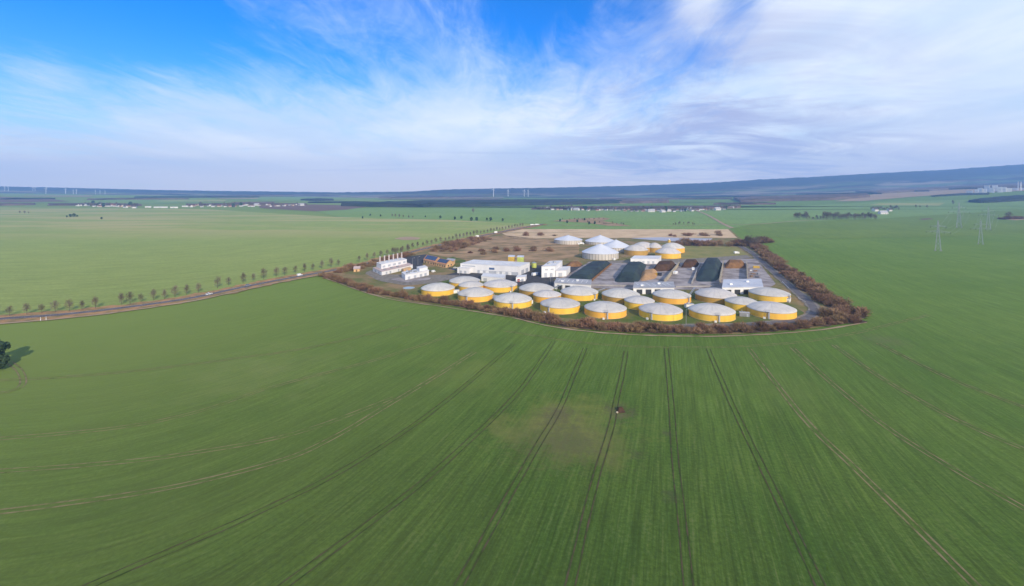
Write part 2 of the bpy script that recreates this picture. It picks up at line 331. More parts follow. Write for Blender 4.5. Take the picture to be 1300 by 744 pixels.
# ------------------------------------------------------------------ mesh helpers
class MB:
    def __init__(s): s.v, s.f, s.m, s.ms = [], [], [], []
    def _m(s, m):
        if m not in s.ms: s.ms.append(m)
        return s.ms.index(m)
    def poly(s, pts, m):
        i = len(s.v); s.v += [tuple(p) for p in pts]; s.f.append(tuple(range(i, i+len(pts)))); s.m.append(s._m(m))
    def prism(s, base, z0, z1, m, top=None, cap_m=None, bottom=False):
        """upright solid on a polygon of (x, y), counter-clockwise; top may be an inset polygon"""
        n = len(base); i = len(s.v); top = top or base
        s.v += [(p[0], p[1], z0) for p in base]+[(p[0], p[1], z1) for p in top]
        k = s._m(m)
        for a in range(n):
            b = (a+1) % n; s.f.append((i+a, i+b, i+n+b, i+n+a)); s.m.append(k)
        s.f.append(tuple(range(i+n, i+2*n))); s.m.append(s._m(cap_m or m))
        if bottom: s.f.append(tuple(range(i+n-1, i-1, -1))); s.m.append(k)
    def box(s, c, d, m, rz=0.0):
        ca, sa = math.cos(rz), math.sin(rz); hx, hy = d[0]/2, d[1]/2
        pts = [(c[0]+x*ca-y*sa, c[1]+x*sa+y*ca) for x, y in ((-hx, -hy), (hx, -hy), (hx, hy), (-hx, hy))]
        s.prism(pts, c[2]-d[2]/2, c[2]+d[2]/2, m, bottom=True)
    def tube(s, p, q, r0, r1, m, n=8, cap=True):
        p, q = Vector(p), Vector(q); d = (q-p).normalized(); a = d.orthogonal().normalized(); b = d.cross(a); i = len(s.v); k = s._m(m)
        for c, r in ((p, r0), (q, r1)):
            for t in range(n):
                w = 2*math.pi*t/n; s.v.append(tuple(c+a*r*math.cos(w)+b*r*math.sin(w)))
        for t in range(n):
            u = (t+1) % n; s.f.append((i+t, i+u, i+n+u, i+n+t)); s.m.append(k)
        if cap: s.f.append(tuple(range(i+n, i+2*n))); s.m.append(k); s.f.append(tuple(range(i+n-1, i-1, -1))); s.m.append(k)
    def lathe(s, prof, m, n=64, cap=False):
        i = len(s.v); k = s._m(m)
        for r, z in prof:
            for t in range(n):
                w = 2*math.pi*t/n; s.v.append((r*math.cos(w), r*math.sin(w), z))
        for j in range(len(prof)-1):
            for t in range(n):
                u = (t+1) % n; s.f.append((i+j*n+t, i+j*n+u, i+(j+1)*n+u, i+(j+1)*n+t)); s.m.append(k)
        if cap: s.f.append(tuple(range(i+(len(prof)-1)*n, i+len(prof)*n))); s.m.append(k)
    def grid(s, fn, nu, nv, m):
        i = len(s.v); k = s._m(m)
        for a in range(nv+1):
            for b in range(nu+1): s.v.append(tuple(fn(b/nu, a/nv)))
        for a in range(nv):
            for b in range(nu):
                o = i+a*(nu+1)+b; s.f.append((o, o+1, o+nu+2, o+nu+1)); s.m.append(k)
    def build(s, name, parent=None, smooth=False, loc=None):
        me = bpy.data.meshes.new(name); me.from_pydata(s.v, [], s.f); 
        for m in s.ms: me.materials.append(MATS[m])
        me.polygons.foreach_set('material_index', s.m)
        if smooth: me.polygons.foreach_set('use_smooth', [True]*len(s.f))
        me.update()
        o = bpy.data.objects.new(name, me); C.objects.link(o)
        if parent: o.parent = parent
        if loc: o.location = loc
        return o
def tag(o, label=None, cat=None, group=None, kind=None):
    for k, v in (('label', label), ('category', cat), ('group', group), ('kind', kind)):
        if v: o[k] = v
    return o
def thing(name, label, cat, loc=(0, 0, 0), rz=0.0, group=None):
    o = bpy.data.objects.new(name, None); o.empty_display_size = 0.5; C.objects.link(o); o.location = loc; o.rotation_euler = (0, 0, rz)
    return tag(o, label, cat, group)
def kids(o): return [c for c in bpy.data.objects if c.parent == o]
TREE_OF = {}
def copy_thing(root, loc, rz=0.0, sc=1.0, label=None, group=None):
    if root.name not in TREE_OF: TREE_OF[root.name] = [(c, kids(c)) for c in kids(root)]
    r = root.copy(); C.objects.link(r); r.location = loc; r.rotation_euler = (0, 0, rz)
    r.scale = (sc, sc, sc) if isinstance(sc, (int, float)) else sc
    if label: r['label'] = label
    if group: r['group'] = group
    for c, gs in TREE_OF[root.name]:
        d = c.copy(); C.objects.link(d); d.parent = r
        for g in gs:
            e = g.copy(); C.objects.link(e); e.parent = d
    return r
class Kit:
    """a prototype that is used up by its first placing, then copied"""
    def __init__(s, root): s.root, s.used = root, False
    def place(s, loc, rz=0.0, sc=1.0, label=None, group=None, cat=None):
        if not s.used:
            s.used = True; r = s.root; r.location = loc; r.rotation_euler = (0, 0, rz); r.scale = (sc, sc, sc) if isinstance(sc, (int, float)) else sc
            if label: r['label'] = label
            if group: r['group'] = group
        else: r = copy_thing(s.root, loc, rz, sc, label, group)
        return r

# ------------------------------------------------------------------ ground, hills, fields
def lift(y, k): return k*(0.02+max(y, 0)*0.0003)
def build_ground():
    ys = [-400, -200, -80, 0, 40, 80, 120]
    y = 160.0
    while y < 7400: ys.append(y); y *= 1.03
    n = 200; mb = MB()
    def fn(u, v):
        yy = ys[round(v*(len(ys)-1))]; x = (2*u-1)*(500+1.75*max(yy, 0))
        return (x, yy, terrain(x, yy) if yy < Y0H+300 else terrain(x, yy)-8)
    mb.grid(fn, n, len(ys)-1, 'winter wheat')
    tag(mb.build('ground', smooth=True), kind='structure')
    mb = MB()
    def fh(u, v):
        yy = Y0H+(7300-Y0H)*v; x = (2*u-1)*1.72*7300
        return (x, yy, hill(x, yy))
    mb.grid(fh, 330, 60, 'hill land')
    tag(mb.build('hills', smooth=True), kind='structure')
build_ground()
def patch(name, poly, m, k=1.0, n=18, kind='structure', step=None):
    """a sheet laid on the land, outlined on the plan; its outline crosses each row twice"""
    y0, y1 = min(p[1] for p in poly), max(p[1] for p in poly)
    rows = max(4, int((y1-y0)/(step or 1.0))); mb = MB(); lines = []
    corner = sorted({p[1] for p in poly}); yy = sorted(set([y0+(y1-y0)*i/rows for i in range(rows+1)]+corner))
    for y in yy:
        y_ = min(max(y, y0+1e-4), y1-1e-4); xs = []
        for (xa, ya), (xb, yb) in zip(poly, poly[1:]+poly[:1]):
            if (ya-y_)*(yb-y_) < 0: xs.append(xa+(xb-xa)*(y_-ya)/(yb-ya))
        if len(xs) >= 2: lines.append((y_, min(xs), max(xs)))
    for (y, a, b) in lines:
        for i in range(n+1):
            p = G(a+(b-a)*i/n, y); mb.v.append((p.x, p.y, p.z+lift(p.y, k)))
    mb._m(m)
    for r in range(len(lines)-1):
        for i in range(n):
            o = r*(n+1)+i; mb.f.append((o, o+n+1, o+n+2, o+1)); mb.m.append(0)
    return tag(mb.build(name), kind=kind)
def spline(pts, per=8):
    out = []
    for i in range(len(pts)-1):
        p0, p1, p2, p3 = pts[max(i-1, 0)], pts[i], pts[i+1], pts[min(i+2, len(pts)-1)]
        for k in range(per):
            t = k/per; out.append(0.5*((2*p1)+(p2-p0)*t+(2*p0-5*p1+4*p2-p3)*t*t+(3*p1-p0-3*p2+p3)*t**3))
    return out+[pts[-1]]
def line(pxs, per=8): return spline([G(*p) for p in pxs], per)
def side(pts, i):
    d = pts[min(i+1, len(pts)-1)]-pts[max(i-1, 0)]; return Vector((d.y, -d.x, 0)).normalized()
def strip_mb(mb, pts, w, m, k, off=0.0, wob=0.0, seed=0):
    i0 = len(mb.v); kk = mb._m(m)
    for i, p in enumerate(pts):
        s = side(pts, i); ww = w*(1+wob*mnoise.noise(Vector((p.x*0.2, p.y*0.2, seed))))
        o = off+wob*0.5*w*mnoise.noise(Vector((p.x*0.08, p.y*0.08, seed+9)))
        for e in (-1, 1):
            q = p+s*(o+e*ww/2); mb.v.append((q.x, q.y, p.z+lift(p.y, k)))
    for i in range(len(pts)-1):
        o = i0+2*i; mb.f.append((o, o+1, o+3, o+2)); mb.m.append(kk)
def strip(name, pxs, w, m, k, off=0.0, wob=0.0, per=8):
    mb = MB(); strip_mb(mb, line(pxs, per), w, m, k, off, wob); return tag(mb.build(name), kind='structure')

# fields round about
ROAD = [(-90, 413), (0, 405.5), (80, 399.8), (161, 390.7), (240, 379.5), (300, 367), (345, 358), (380, 351.5), (417, 345), (452, 338.5), (490, 329), (525, 320), (560, 311.5), (600, 302.5), (640, 294.5), (664, 290), (690, 285)]
patch('field', [(-400, 264), (0, 263.5), (240, 264.5), (430, 276), (560, 279), (690, 285), (664, 290), (600, 302.5), (525, 320), (452, 338.5), (380, 351.5), (300, 367), (240, 379.5), (161, 390.7), (80, 399.8), (0, 405.5), (-90, 413), (-400, 440)], 'pale wheat', 1.0, 40, step=2)
patch('field', [(430, 276), (400, 268), (432, 263.5), (560, 262), (690, 262), (930, 267), (1010, 262), (1130, 256), (1300, 252), (1500, 249), (1500, 262), (1300, 266), (1112, 278), (940, 285), (690, 285), (560, 279)], 'far wheat', 1.1, 60, step=0.8)
patch('field', [(640, 294), (690, 283), (780, 287), (930, 283), (960, 284), (926, 291), (800, 296), (720, 293.5)], 'far wheat', 1.4, 30, step=0.7)
patch('field', [(1500, 262), (1300, 266), (1112, 278), (940, 285), (958, 301), (1050, 303), (1200, 301), (1300, 297), (1500, 292)], 'fresh wheat', 1.2, 40, step=1.5)
patch('field', [(329, 261), (400, 259.8), (470, 262), (440, 266.5), (400, 268.5), (330, 264.5)], 'ploughed', 1.6, 24, step=0.5)
patch('field', [(-200, 250), (0, 250), (60, 252.5), (90, 256), (0, 257), (-200, 256)], 'ploughed', 1.6, 24, step=0.4)
patch('field', [(130, 254), (180, 252), (250, 253), (260, 257), (190, 259), (130, 258)], 'far wheat', 1.6, 24, step=0.4)
patch('field', [(300, 252), (380, 250.5), (440, 252), (430, 254.5), (340, 256)], 'far wheat', 1.6, 24, step=0.4)
patch('field', [(1059, 256), (1095, 250), (1110, 246.5), (1222, 240.6), (1330, 238), (1330, 241.5), (1222, 245.5), (1160, 250), (1095, 255.5)], 'stubble', 1.8, 40, step=0.4)
patch('field', [(500, 303.4), (509, 301.2), (522, 300.7), (535, 302.2), (530, 304.6), (514, 305.2)], 'stubble', 1.6, 18, step=0.4)
patch('field', [(700, 281), (730, 278), (766, 276.5), (775, 278), (765, 281), (796, 286.2), (802, 287.6), (775, 287.5), (745, 283)], 'scrub soil', 2.0, 18, step=0.5)
patch('field', [(1268, 278.5), (1282, 277), (1330, 275), (1330, 277), (1290, 280)], 'stubble', 1.8, 12, step=0.5)
patch('field', [(1166, 278.2), (1180, 277.3), (1186, 278.5), (1172, 279.6)], 'ploughed', 1.8, 10, step=0.4)
for m, y0, y1, xs in (('stubble', 248.6, 249.8, (20, 120)), ('far wheat', 249, 251, (150, 260)), ('ploughed', 247.5, 248.6, (230, 340)), ('far wheat', 256.5, 258.2, (40, 130)), ('stubble', 251.5, 252.6, (270, 330)), ('pale wheat', 254, 256, (195, 290)), ('ploughed', 256.5, 258.4, (290, 350)),
                      ('stubble', 250.2, 251.3, (440, 560)), ('ploughed', 252.4, 253.6, (470, 640)), ('far wheat', 250.6, 252, (590, 700)), ('stubble', 252.6, 254, (700, 790)), ('stubble', 249.4, 250.4, (640, 760)), ('fresh wheat', 254.6, 257, (790, 930)), ('ploughed', 251.4, 252.6, (800, 900)), ('stubble', 248.6, 249.6, (850, 960)), ('pale wheat', 257.5, 259.2, (700, 800)), ('stubble', 248.6, 250, (985, 1090)), ('pale wheat', 258, 261, (1100, 1200)), ('fresh wheat', 243, 246, (1120, 1220))):
    a, b = xs; sk = (b-a)*0.18; patch('field', [(a, y1), (a+sk, y0), (b, y0-0.1*(y1-y0)), (b-sk*0.4, y1+0.1*(y1-y0))], m, 1.7, 24, step=0.3)
# the plot of the plant
patch('site_ground', [(408, 350), (417, 345), (452, 338.5), (490, 329), (525, 320), (560, 311.5), (600, 302.5), (640, 294.5), (720, 293.5), (800, 296), (926, 291), (940, 303), (962, 314), (998, 334), (1043, 367), (1100, 407), (1020, 419), (931, 425), (820, 424), (721, 417.5), (658, 404), (589, 391), (520, 383.5), (470, 373)], 'site grass', 2.2, 60, step=2)
patch('field', [(636, 296), (660, 291), (720, 294.2), (800, 296.5), (924, 291.3), (936, 302.5), (880, 302.5), (820, 301), (760, 302), (700, 303), (650, 303)], 'dry grass', 2.6, 40, step=0.6)
patch('scrub_ground', [(540, 322), (575, 311), (610, 303), (640, 299), (690, 304), (735, 309), (735, 324), (705, 333), (640, 331), (585, 333), (560, 325)], 'scrub soil', 2.6, 30, step=1)
patch('lawn', [(520, 372), (550, 356), (600, 350), (640, 362), (700, 366), (760, 371), (880, 371), (960, 371), (1000, 385), (1022, 398), (1000, 408), (930, 414), (820, 412), (720, 405), (650, 394), (590, 385), (535, 378)], 'mown grass', 2.6, 40, step=1.5)
patch('lawn', [(556, 330), (575, 326.5), (592, 331), (588, 339), (570, 337)], 'mown grass', 3.0, 12, step=1)
patch('meadow', [(866, 312.5), (935, 314), (952, 326), (880, 329.5), (856, 331), (846, 330), (866, 324)], 'meadow', 3.0, 18, step=1)
patch('pond', [(800, 303), (838, 301.7), (880, 303), (905, 303.2), (900, 306.8), (860, 307.2), (830, 305.5)], 'pond water', 3.2, 24, step=0.4)
# hard standing
patch('yard', [(500, 338), (512, 327), (540, 323.5), (560, 327), (556, 330), (536, 335), (540, 346), (528, 349), (524, 341)], 'asphalt', 3.0, 18, step=1)
patch('yard', [(552, 353), (584, 345), (590, 337), (690, 339), (712, 352), (762, 332), (700, 356.5), (760, 357), (760, 363), (690, 366), (648, 363), (612, 355), (580, 352)], 'asphalt', 3.0, 30, step=1)
patch('path', [(462, 347), (474, 343), (500, 354), (545, 356), (590, 349), (594, 351), (545, 361), (514, 363), (480, 357)], 'gravel', 3.4, 20, step=1)
patch('yard', [(704, 357.5), (722, 349), (748, 333), (960, 329), (972, 345), (985, 361), (975, 367), (880, 368.5), (800, 368), (702, 365)], 'concrete yard', 3.8, 40, step=1)
patch('yard', [(740, 332.5), (795, 335), (890, 334), (956, 328), (948, 324.5), (880, 329), (800, 331)], 'gravel', 4.0, 30, step=0.8)
SITE_ROAD = [(938, 312), (955, 322), (972, 337), (996, 358), (1020, 378), (1032, 390), (1033, 398), (1020, 405.5), (990, 410), (940, 413.5), (900, 414.2), (860, 414.6)]
strip('road', SITE_ROAD[:-2], 5.0, 'road asphalt', 4.6)
strip('path', SITE_ROAD, 8.5, 'gravel', 4.2, wob=0.3)
strip('verge', ROAD, 25, 'verge', 3.4, wob=0.35)
strip('road', ROAD, 6.2, 'road asphalt', 4.4)
strip('verge', [(-90, 421), (0, 411.6), (80, 405), (161, 395.5), (240, 383.5), (300, 371), (345, 361), (380, 354.5), (410, 349)], 3.0, 'stubble', 4.0, wob=0.6)
strip('path', [(880, 266.5), (893, 271), (905, 277), (918, 284.5), (930, 290)], 9, 'stubble', 2.4, per=10)
strip('path', [(820, 287.2), (870, 286.6), (918, 285.5), (960, 285), (1010, 281), (1060, 278)], 6, 'stubble', 2.3)
strip('path', [(640, 293), (665, 288), (700, 286), (760, 288)], 7, 'stubble', 2.3)
strip('verge', [(1100, 410), (1020, 421.5), (931, 427), (860, 427), (820, 426), (760, 422.5), (700, 415), (640, 402), (560, 389.5), (480, 376.5), (412, 353)], 1.5, 'stubble', 2.8, wob=1.3)
# painted edge lines of the road
mbp = MB(); rl = line(ROAD)
for off in (-2.8, 2.8): strip_mb(mbp, rl, 0.16, 'white paint', 4.6, off)
tag(mbp.build('road_markings'), kind='structure')

# tractor tramlines: pairs of wheel ruts
TR = [([(703, 433), (680, 468), (650, 507), (560, 592), (485, 652), (420, 700)], 0), ([(743, 442), (727, 480), (710, 520), (680, 570), (632, 655), (590, 730)], 0),
      ([(795, 446), (790, 475), (782, 510), (777, 538), (760, 595), (745, 652), (726, 735)], 0), ([(846, 442), (852, 510), (857, 580), (865, 652), (874, 740)], 0),
      ([(899, 443), (930, 515), (963, 583), (997, 652), (1040, 740)], 0), ([(951, 443), (1020, 530), (1083, 592), (1145, 652), (1230, 735)], 1),
      ([(1004, 440), (1060, 490), (1125, 542), (1210, 595), (1300, 645), (1380, 690)], 1), ([(1058, 438), (1110, 474), (1180, 515), (1240, 545), (1300, 570), (1380, 600)], 1), ([(1115, 436), (1200, 478), (1300, 517), (1380, 545)], 1),
      ([(652, 437), (590, 490), (525, 540), (430, 600), (320, 654), (180, 715)], 0), ([(603, 447), (550, 480), (490, 516), (415, 560), (345, 588), (200, 622), (0, 650), (-90, 660)], 1),
      ([(575, 425), (480, 456), (350, 490), (250, 523), (150, 543), (0, 557), (-90, 563)], 2), ([(500, 505), (375, 550), (225, 578), (115, 590), (0, 598)], 2), ([(520, 412), (400, 440), (300, 455), (180, 470), (60, 480), (-60, 485)], 2), ([(640, 420), (760, 437), (880, 441), (1000, 436), (1080, 424), (1130, 412)], 2)]
for pts, kind in TR:
    pts = list(pts)+[(2*pts[-1][0]-pts[-2][0], 2*pts[-1][1]-pts[-2][1])]; mb = MB(); ln = line(pts, 24)
    for off in (-0.95, 0.95): strip_mb(mb, ln, (0.34, 0.48, 0.38)[kind], ('rut soil', 'dry rut', 'dry rut')[kind], 1.0, off, 0.7, off)
    tag(mb.build('wheel_track'), kind='structure')
mb = MB()
for off in (-0.9, 0.9): strip_mb(mb, line([(12, 460), (24, 470), (29, 480), (27, 490), (12, 497), (-20, 500)], 10), 0.45, 'dry rut', 1.0, off, 0.5)
tag(mb.build('wheel_track'), kind='structure')

# ------------------------------------------------------------------ digester tanks
def digester(D, wall_h, rise, wall_m, ladder_a=None, seed=0):
    """round tank with clad wall and a domed double membrane; built at the origin, front to -y"""
    r = D/2; root = thing('digester_tank', '', 'tank')
    mb = MB(); mb.lathe([(r, 0), (r, wall_h)], wall_m, 72); mb.build('wall', root, True)
    mb = MB(); prof = [(r+0.12, wall_h-0.15), (r+0.12, wall_h+0.12)]
    for i in range(1, 15):
        t = i/14; prof.append(((r+0.12)*(1-t)**1.0 if t < 1 else 0.05, wall_h+0.12+rise*(1-(1-t)**2.05)))
    rr = random.Random(seed); ph = rr.random()*6
    mb.lathe(prof, 'membrane', 72)
    # gentle slack in the membrane, radial weld seams
    for i, (x, y, z) in enumerate(mb.v):
        q = math.hypot(x, y)/r
        if z > wall_h+0.2: mb.v[i] = (x, y, z+0.035*math.sin(8*math.atan2(y, x)+ph)*q*(1-q)*4+0.12*mnoise.noise(Vector((x*0.12, y*0.12, seed))))
    roof = mb.build('roof', root, True)
    ms = MB()
    for k in range(18):
        a = 2*math.pi*k/18+ph; pr = [(p[0]+0.0, p[1]+0.05) for p in prof[1:]]
        for (r0, z0), (r1, z1) in zip(pr, pr[1:]):
            w = 0.07
            ms.poly([(r0*math.cos(a)-w*math.sin(a), r0*math.sin(a)+w*math.cos(a), z0), (r0*math.cos(a)+w*math.sin(a), r0*math.sin(a)-w*math.cos(a), z0),
                     (r1*math.cos(a)+w*math.sin(a), r1*math.sin(a)-w*math.cos(a), z1), (r1*math.cos(a)-w*math.sin(a), r1*math.sin(a)+w*math.cos(a), z1)], 'membrane seam')
    ms.build('seam', roof)
    mb = MB()
    for z0, dz, dr in ((wall_h-0.30, 0.16, 0.06),):
        mb.lathe([(r+0.02, z0), (r+0.12+dr, z0), (r+0.12+dr, z0+dz), (r+0.02, z0+dz)], 'galvanised', 72)
    mb.build('rim', root)
    mb = MB(); mb.lathe([(r+0.02, 0), (r+0.25, 0), (r+0.25, 0.35), (r+0.02, 0.35)], 'kerb concrete', 72); mb.build('plinth', root)
    if ladder_a is not None:
        a = R(ladder_a); d = Vector((math.sin(a), -math.cos(a), 0)); s = Vector((math.cos(a), math.sin(a), 0)); mb = MB()
        for e in (-0.45, 0.45): mb.tube(d*(r+0.5)+s*e, d*(r+0.5)+s*e+Vector((0, 0, wall_h+1.3)), 0.06, 0.06, 'galvanised', 5)
        for k in range(10): mb.tube(d*(r+0.5)-s*0.45+Vector((0, 0, 0.4+k*0.42)), d*(r+0.5)+s*0.45+Vector((0, 0, 0.4+k*0.42)), 0.035, 0.035, 'galvanised', 4)
        mb.build('ladder', root)
        mb = MB(); c = d*(r-0.1)+Vector((0, 0, wall_h+0.25)); mb.box(c, (2.6, 1.6, 0.12), 'galvanised', a)
        for e in (-1.25, 1.25): mb.tube(c+s*e-d*0.7, c+s*e-d*0.7+Vector((0, 0, 1.1)), 0.05, 0.05, 'galvanised', 4); mb.tube(c+s*e+d*0.7, c+s*e+d*0.7+Vector((0, 0, 1.1)), 0.05, 0.05, 'galvanised', 4)
        for e in (-0.7, 0.7): mb.tube(c-s*1.25+d*e+Vector((0, 0, 1.1)), c+s*1.25+d*e+Vector((0, 0, 1.1)), 0.05, 0.05, 'galvanised', 4)
        mb.build('platform', root)
        # cladding cover over the riser pipes beside the ladder
        mb = MB(); q = d*(r+0.28)+s*0.95+Vector((0, 0, (wall_h-0.3)/2)); mb.box(q, (0.7, 0.5, wall_h-0.3), 'grey cladding', a); mb.build('pipe_cover', root)
        mb = MB(); q = d*(r+1.3)-s*1.6+Vector((0, 0, 0.7)); mb.box(q, (1.3, 0.8, 1.4), 'white paint', a); mb.build('control_box', root)
    return root
DIG = [  # plan x, front foot y, plan width, small?, ladder angle, wall, label
    (556, 376.8, 42, 0, None, 'y', 'yellow digester at the left end of the front row, beside the flat round pool'),
    (590, 366.5, 39, 0, 60, 'y', 'yellow digester at the back left, nearest the gravel lane and the white flat-roofed block'),
    (598, 372.5, 31, 1, None, 'y', 'small grey-roofed tank squeezed between the two leftmost big digesters of the back and front row'),
    (604, 384.5, 45, 0, -32, 'y', 'yellow digester second from the left in the front row, overlapping the small tank behind it'),
    (635, 372, 43, 0, 38, 'y', 'yellow digester directly in front of the long white hall'),
    (651, 393, 48, 0, -4, 'y', 'yellow digester third from the left in the front row'),
    (681, 377.5, 44, 0, None, 'w', 'yellow digester of the back row in front of the tall white gable-end building'),
    (694.5, 386, 35, 1, None, 'y', 'small yellow tank behind the fourth big digester of the front row'),
    (711, 399.7, 50, 0, -36, 'y', 'yellow digester fourth from the left in the front row'),
    (735.5, 382.6, 47, 0, 50, 'y', 'yellow digester of the back row below the leftmost grey flat-roofed feeding hall'),
    (768.5, 405.5, 52.5, 0, 2, 'y', 'yellow digester at the middle of the front row, ladder at its foot'),
    (788, 386, 47, 0, None, 'w', 'yellow digester of the back row with the most weathered olive wall'),
    (811.7, 394.5, 36.5, 1, None, 'y', 'small yellow tank to the right of the weathered olive-walled digester'),
    (838.5, 408, 53, 0, -26, 'y', 'yellow digester third from the right in the front row'),
    (852.6, 386.6, 46, 0, 55, 'y', 'yellow digester of the back row below the right end of the middle feeding hall'),
    (903.6, 408.8, 54.5, 0, 14, 'y', 'yellow digester second from the right in the front row, ladder right of its middle'),
    (908.5, 386, 48.5, 0, None, 'w', 'yellow digester of the back row below the left end of the bluish-white roofed hall'),
    (941.3, 395.7, 38, 1, None, 'y', 'small yellow tank between the four rightmost big digesters'),
    (976.5, 383.5, 46.5, 0, 62, 'y', 'yellow digester at the right end of the back row, next to the site road'),
    (979, 405.8, 55.5, 0, -8, 'y', 'yellow digester at the right end of the front row, inside the road bend'),
]
for i, (px, py, w, small, la, wm, lab) in enumerate(DIG):
    # foot of the front of the tank is read; the centre lies one radius behind
    f = G(px, py); D = w*f.y/F*1.045; c = f+Vector((f.x/f.y, 1, 0)).normalized()*D/2
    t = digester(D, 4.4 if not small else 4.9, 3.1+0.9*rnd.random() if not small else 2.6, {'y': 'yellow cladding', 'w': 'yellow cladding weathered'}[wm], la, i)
    t.location = (c.x, c.y, 0); t.rotation_euler.z = -math.atan2(c.x, c.y)
    tag(t, lab, 'tank', 'yellow digester tanks')

def cone_tank(D, wall_h, rise, label):
    root = thing('storage_tank', label, 'tank', group='white-roofed storage tanks'); r = D/2; mb = MB()
    mb.lathe([(r, 0), (r, wall_h)], 'pale panel', 72); w = mb.build('wall', root, True); mb = MB()
    for k in range(36):
        a = 2*math.pi*k/36; mb.box((math.cos(a)*(r+0.08), math.sin(a)*(r+0.08), wall_h/2), (0.16, 0.35, wall_h), 'panel rib', a)
    mb.build('rib', w); mb = MB(); prof = [(r+0.35, wall_h-0.25), (r+0.35, wall_h+0.1)]
    for i in range(1, 9): t = i/8; prof.append(((r+0.35)*(1-t)+0.4*t, wall_h+0.1+rise*(t**0.93)))
    mb.lathe(prof, 'white membrane', 72, True); rf = mb.build('roof', root); mb = MB()
    mb.lathe([(0.7, wall_h+rise-0.2), (0.7, wall_h+rise+0.9), (0.3, wall_h+rise+1.3)], 'galvanised', 12, True); mb.build('vent', rf)
    mb = MB(); mb.box((r*0.5, -r*0.88-1.2, 1.3), (3, 2, 2.6), 'white paint', 0.4); mb.build('pump_box', root)
    return root
for px, py, w, hh, rs, lab in ((721.5, 311, 35, 6.5, 6.5, 'pale storage tank furthest left of the four, with the flattest grey cone roof'), (762, 311.5, 38, 4.5, 9, 'white cone-roofed storage tank at the very back, on the edge of the dry grass strip'),
                               (782, 321, 37, 6.5, 9, 'cone-roofed storage tank overlapped by the nearest cone-roofed tank on its left'), (762, 330.8, 46, 7.5, 10, 'largest and nearest cone-roofed storage tank, dark ribs round its pale wall')):
    f = G(px, py); D = w*f.y/F*1.03; t = cone_tank(D, hh, rs, lab); c = f+Vector((f.x/f.y, 1, 0)).normalized()*D/2; t.location = c; t.rotation_euler.z = rnd.random()*0.2
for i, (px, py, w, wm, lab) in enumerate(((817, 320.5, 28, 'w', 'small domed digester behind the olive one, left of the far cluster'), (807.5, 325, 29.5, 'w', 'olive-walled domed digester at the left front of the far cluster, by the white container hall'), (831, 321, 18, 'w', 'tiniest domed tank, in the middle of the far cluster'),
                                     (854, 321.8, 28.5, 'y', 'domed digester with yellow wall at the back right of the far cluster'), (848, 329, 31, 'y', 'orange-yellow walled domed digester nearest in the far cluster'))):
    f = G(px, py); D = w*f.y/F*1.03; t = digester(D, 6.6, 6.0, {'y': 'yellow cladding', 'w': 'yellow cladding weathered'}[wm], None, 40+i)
    c = f+Vector((f.x/f.y, 1, 0)).normalized()*D/2; t.location = c; tag(t, lab, 'tank', 'far domed digester tanks')

# ------------------------------------------------------------------ buildings of the plant
def quad(fl, fr, other, back='l'):
    """ground quadrilateral from three plan readings: front-left, front-right and one back corner"""
    a, b, c = G(*fl), G(*fr), G(*other)
    return [a, b, b+(c-a), c] if back == 'l' else [a, b, c, a+(c-b)]
def xy(q, s, t): return q[0]*(1-s)*(1-t)+q[1]*s*(1-t)+q[2]*s*t+q[3]*(1-s)*t
def sub(q, s0, s1, t0, t1): return [xy(q, s0, t0), xy(q, s1, t0), xy(q, s1, t1), xy(q, s0, t1)]
def block(root, q, z0, z1, wall='white cladding', roof='white roof', name='wall', rname='roof', over=0.25):
    o0 = sum((Vector(p) for p in q), Vector())/4
    mb = MB(); mb.prism([(p.x-root.location.x, p.y-root.location.y) for p in q], z0, z1, wall); w = mb.build(name, root)
    mb = MB(); big = [(p+(p-o0).normalized()*over) for p in q]
    mb.prism([(p.x-root.location.x, p.y-root.location.y) for p in big], z1+0.003, z1+0.40, roof, bottom=True); r = mb.build(rname, root)
    return w, r
def on_face(root, q, e, s0, s1, z0, z1, m, name, out=0.06, parent=None):
    """a flat fitting (door, window) on side e of a block: 0 front, 1 right, 2 back, 3 left"""
    a, b = Vector(q[e]), Vector(q[(e+1) % 4]); d = b-a; n = Vector((d.y, -d.x, 0)).normalized()
    p0, p1 = a+d*s0, a+d*s1; base = [p0+n*0.003, p0+n*out, p1+n*out, p1+n*0.003]; mb = MB()
    mb.prism([(p.x-root.location.x, p.y-root.location.y) for p in (base[1], base[2], base[3], base[0])], z0, z1, m, bottom=True)
    return mb.build(name, parent or root)
def bthing(name, label, cat, q, group=None):
    c = sum((Vector(p) for p in q), Vector())/4; return thing(name, label, cat, (c.x, c.y, min(p.z for p in q)-(0.5 if c.y > 900 else 0)), 0, group)
def rtop(root, q, s, t, z, d, m, name, parent=None):
    p = xy(q, s, t)-root.location; mb = MB(); e = (Vector(q[1])-Vector(q[0])); mb.box((p.x, p.y, z+d[2]/2), d, m, math.atan2(e.y, e.x)); return mb.build(name, parent or root)

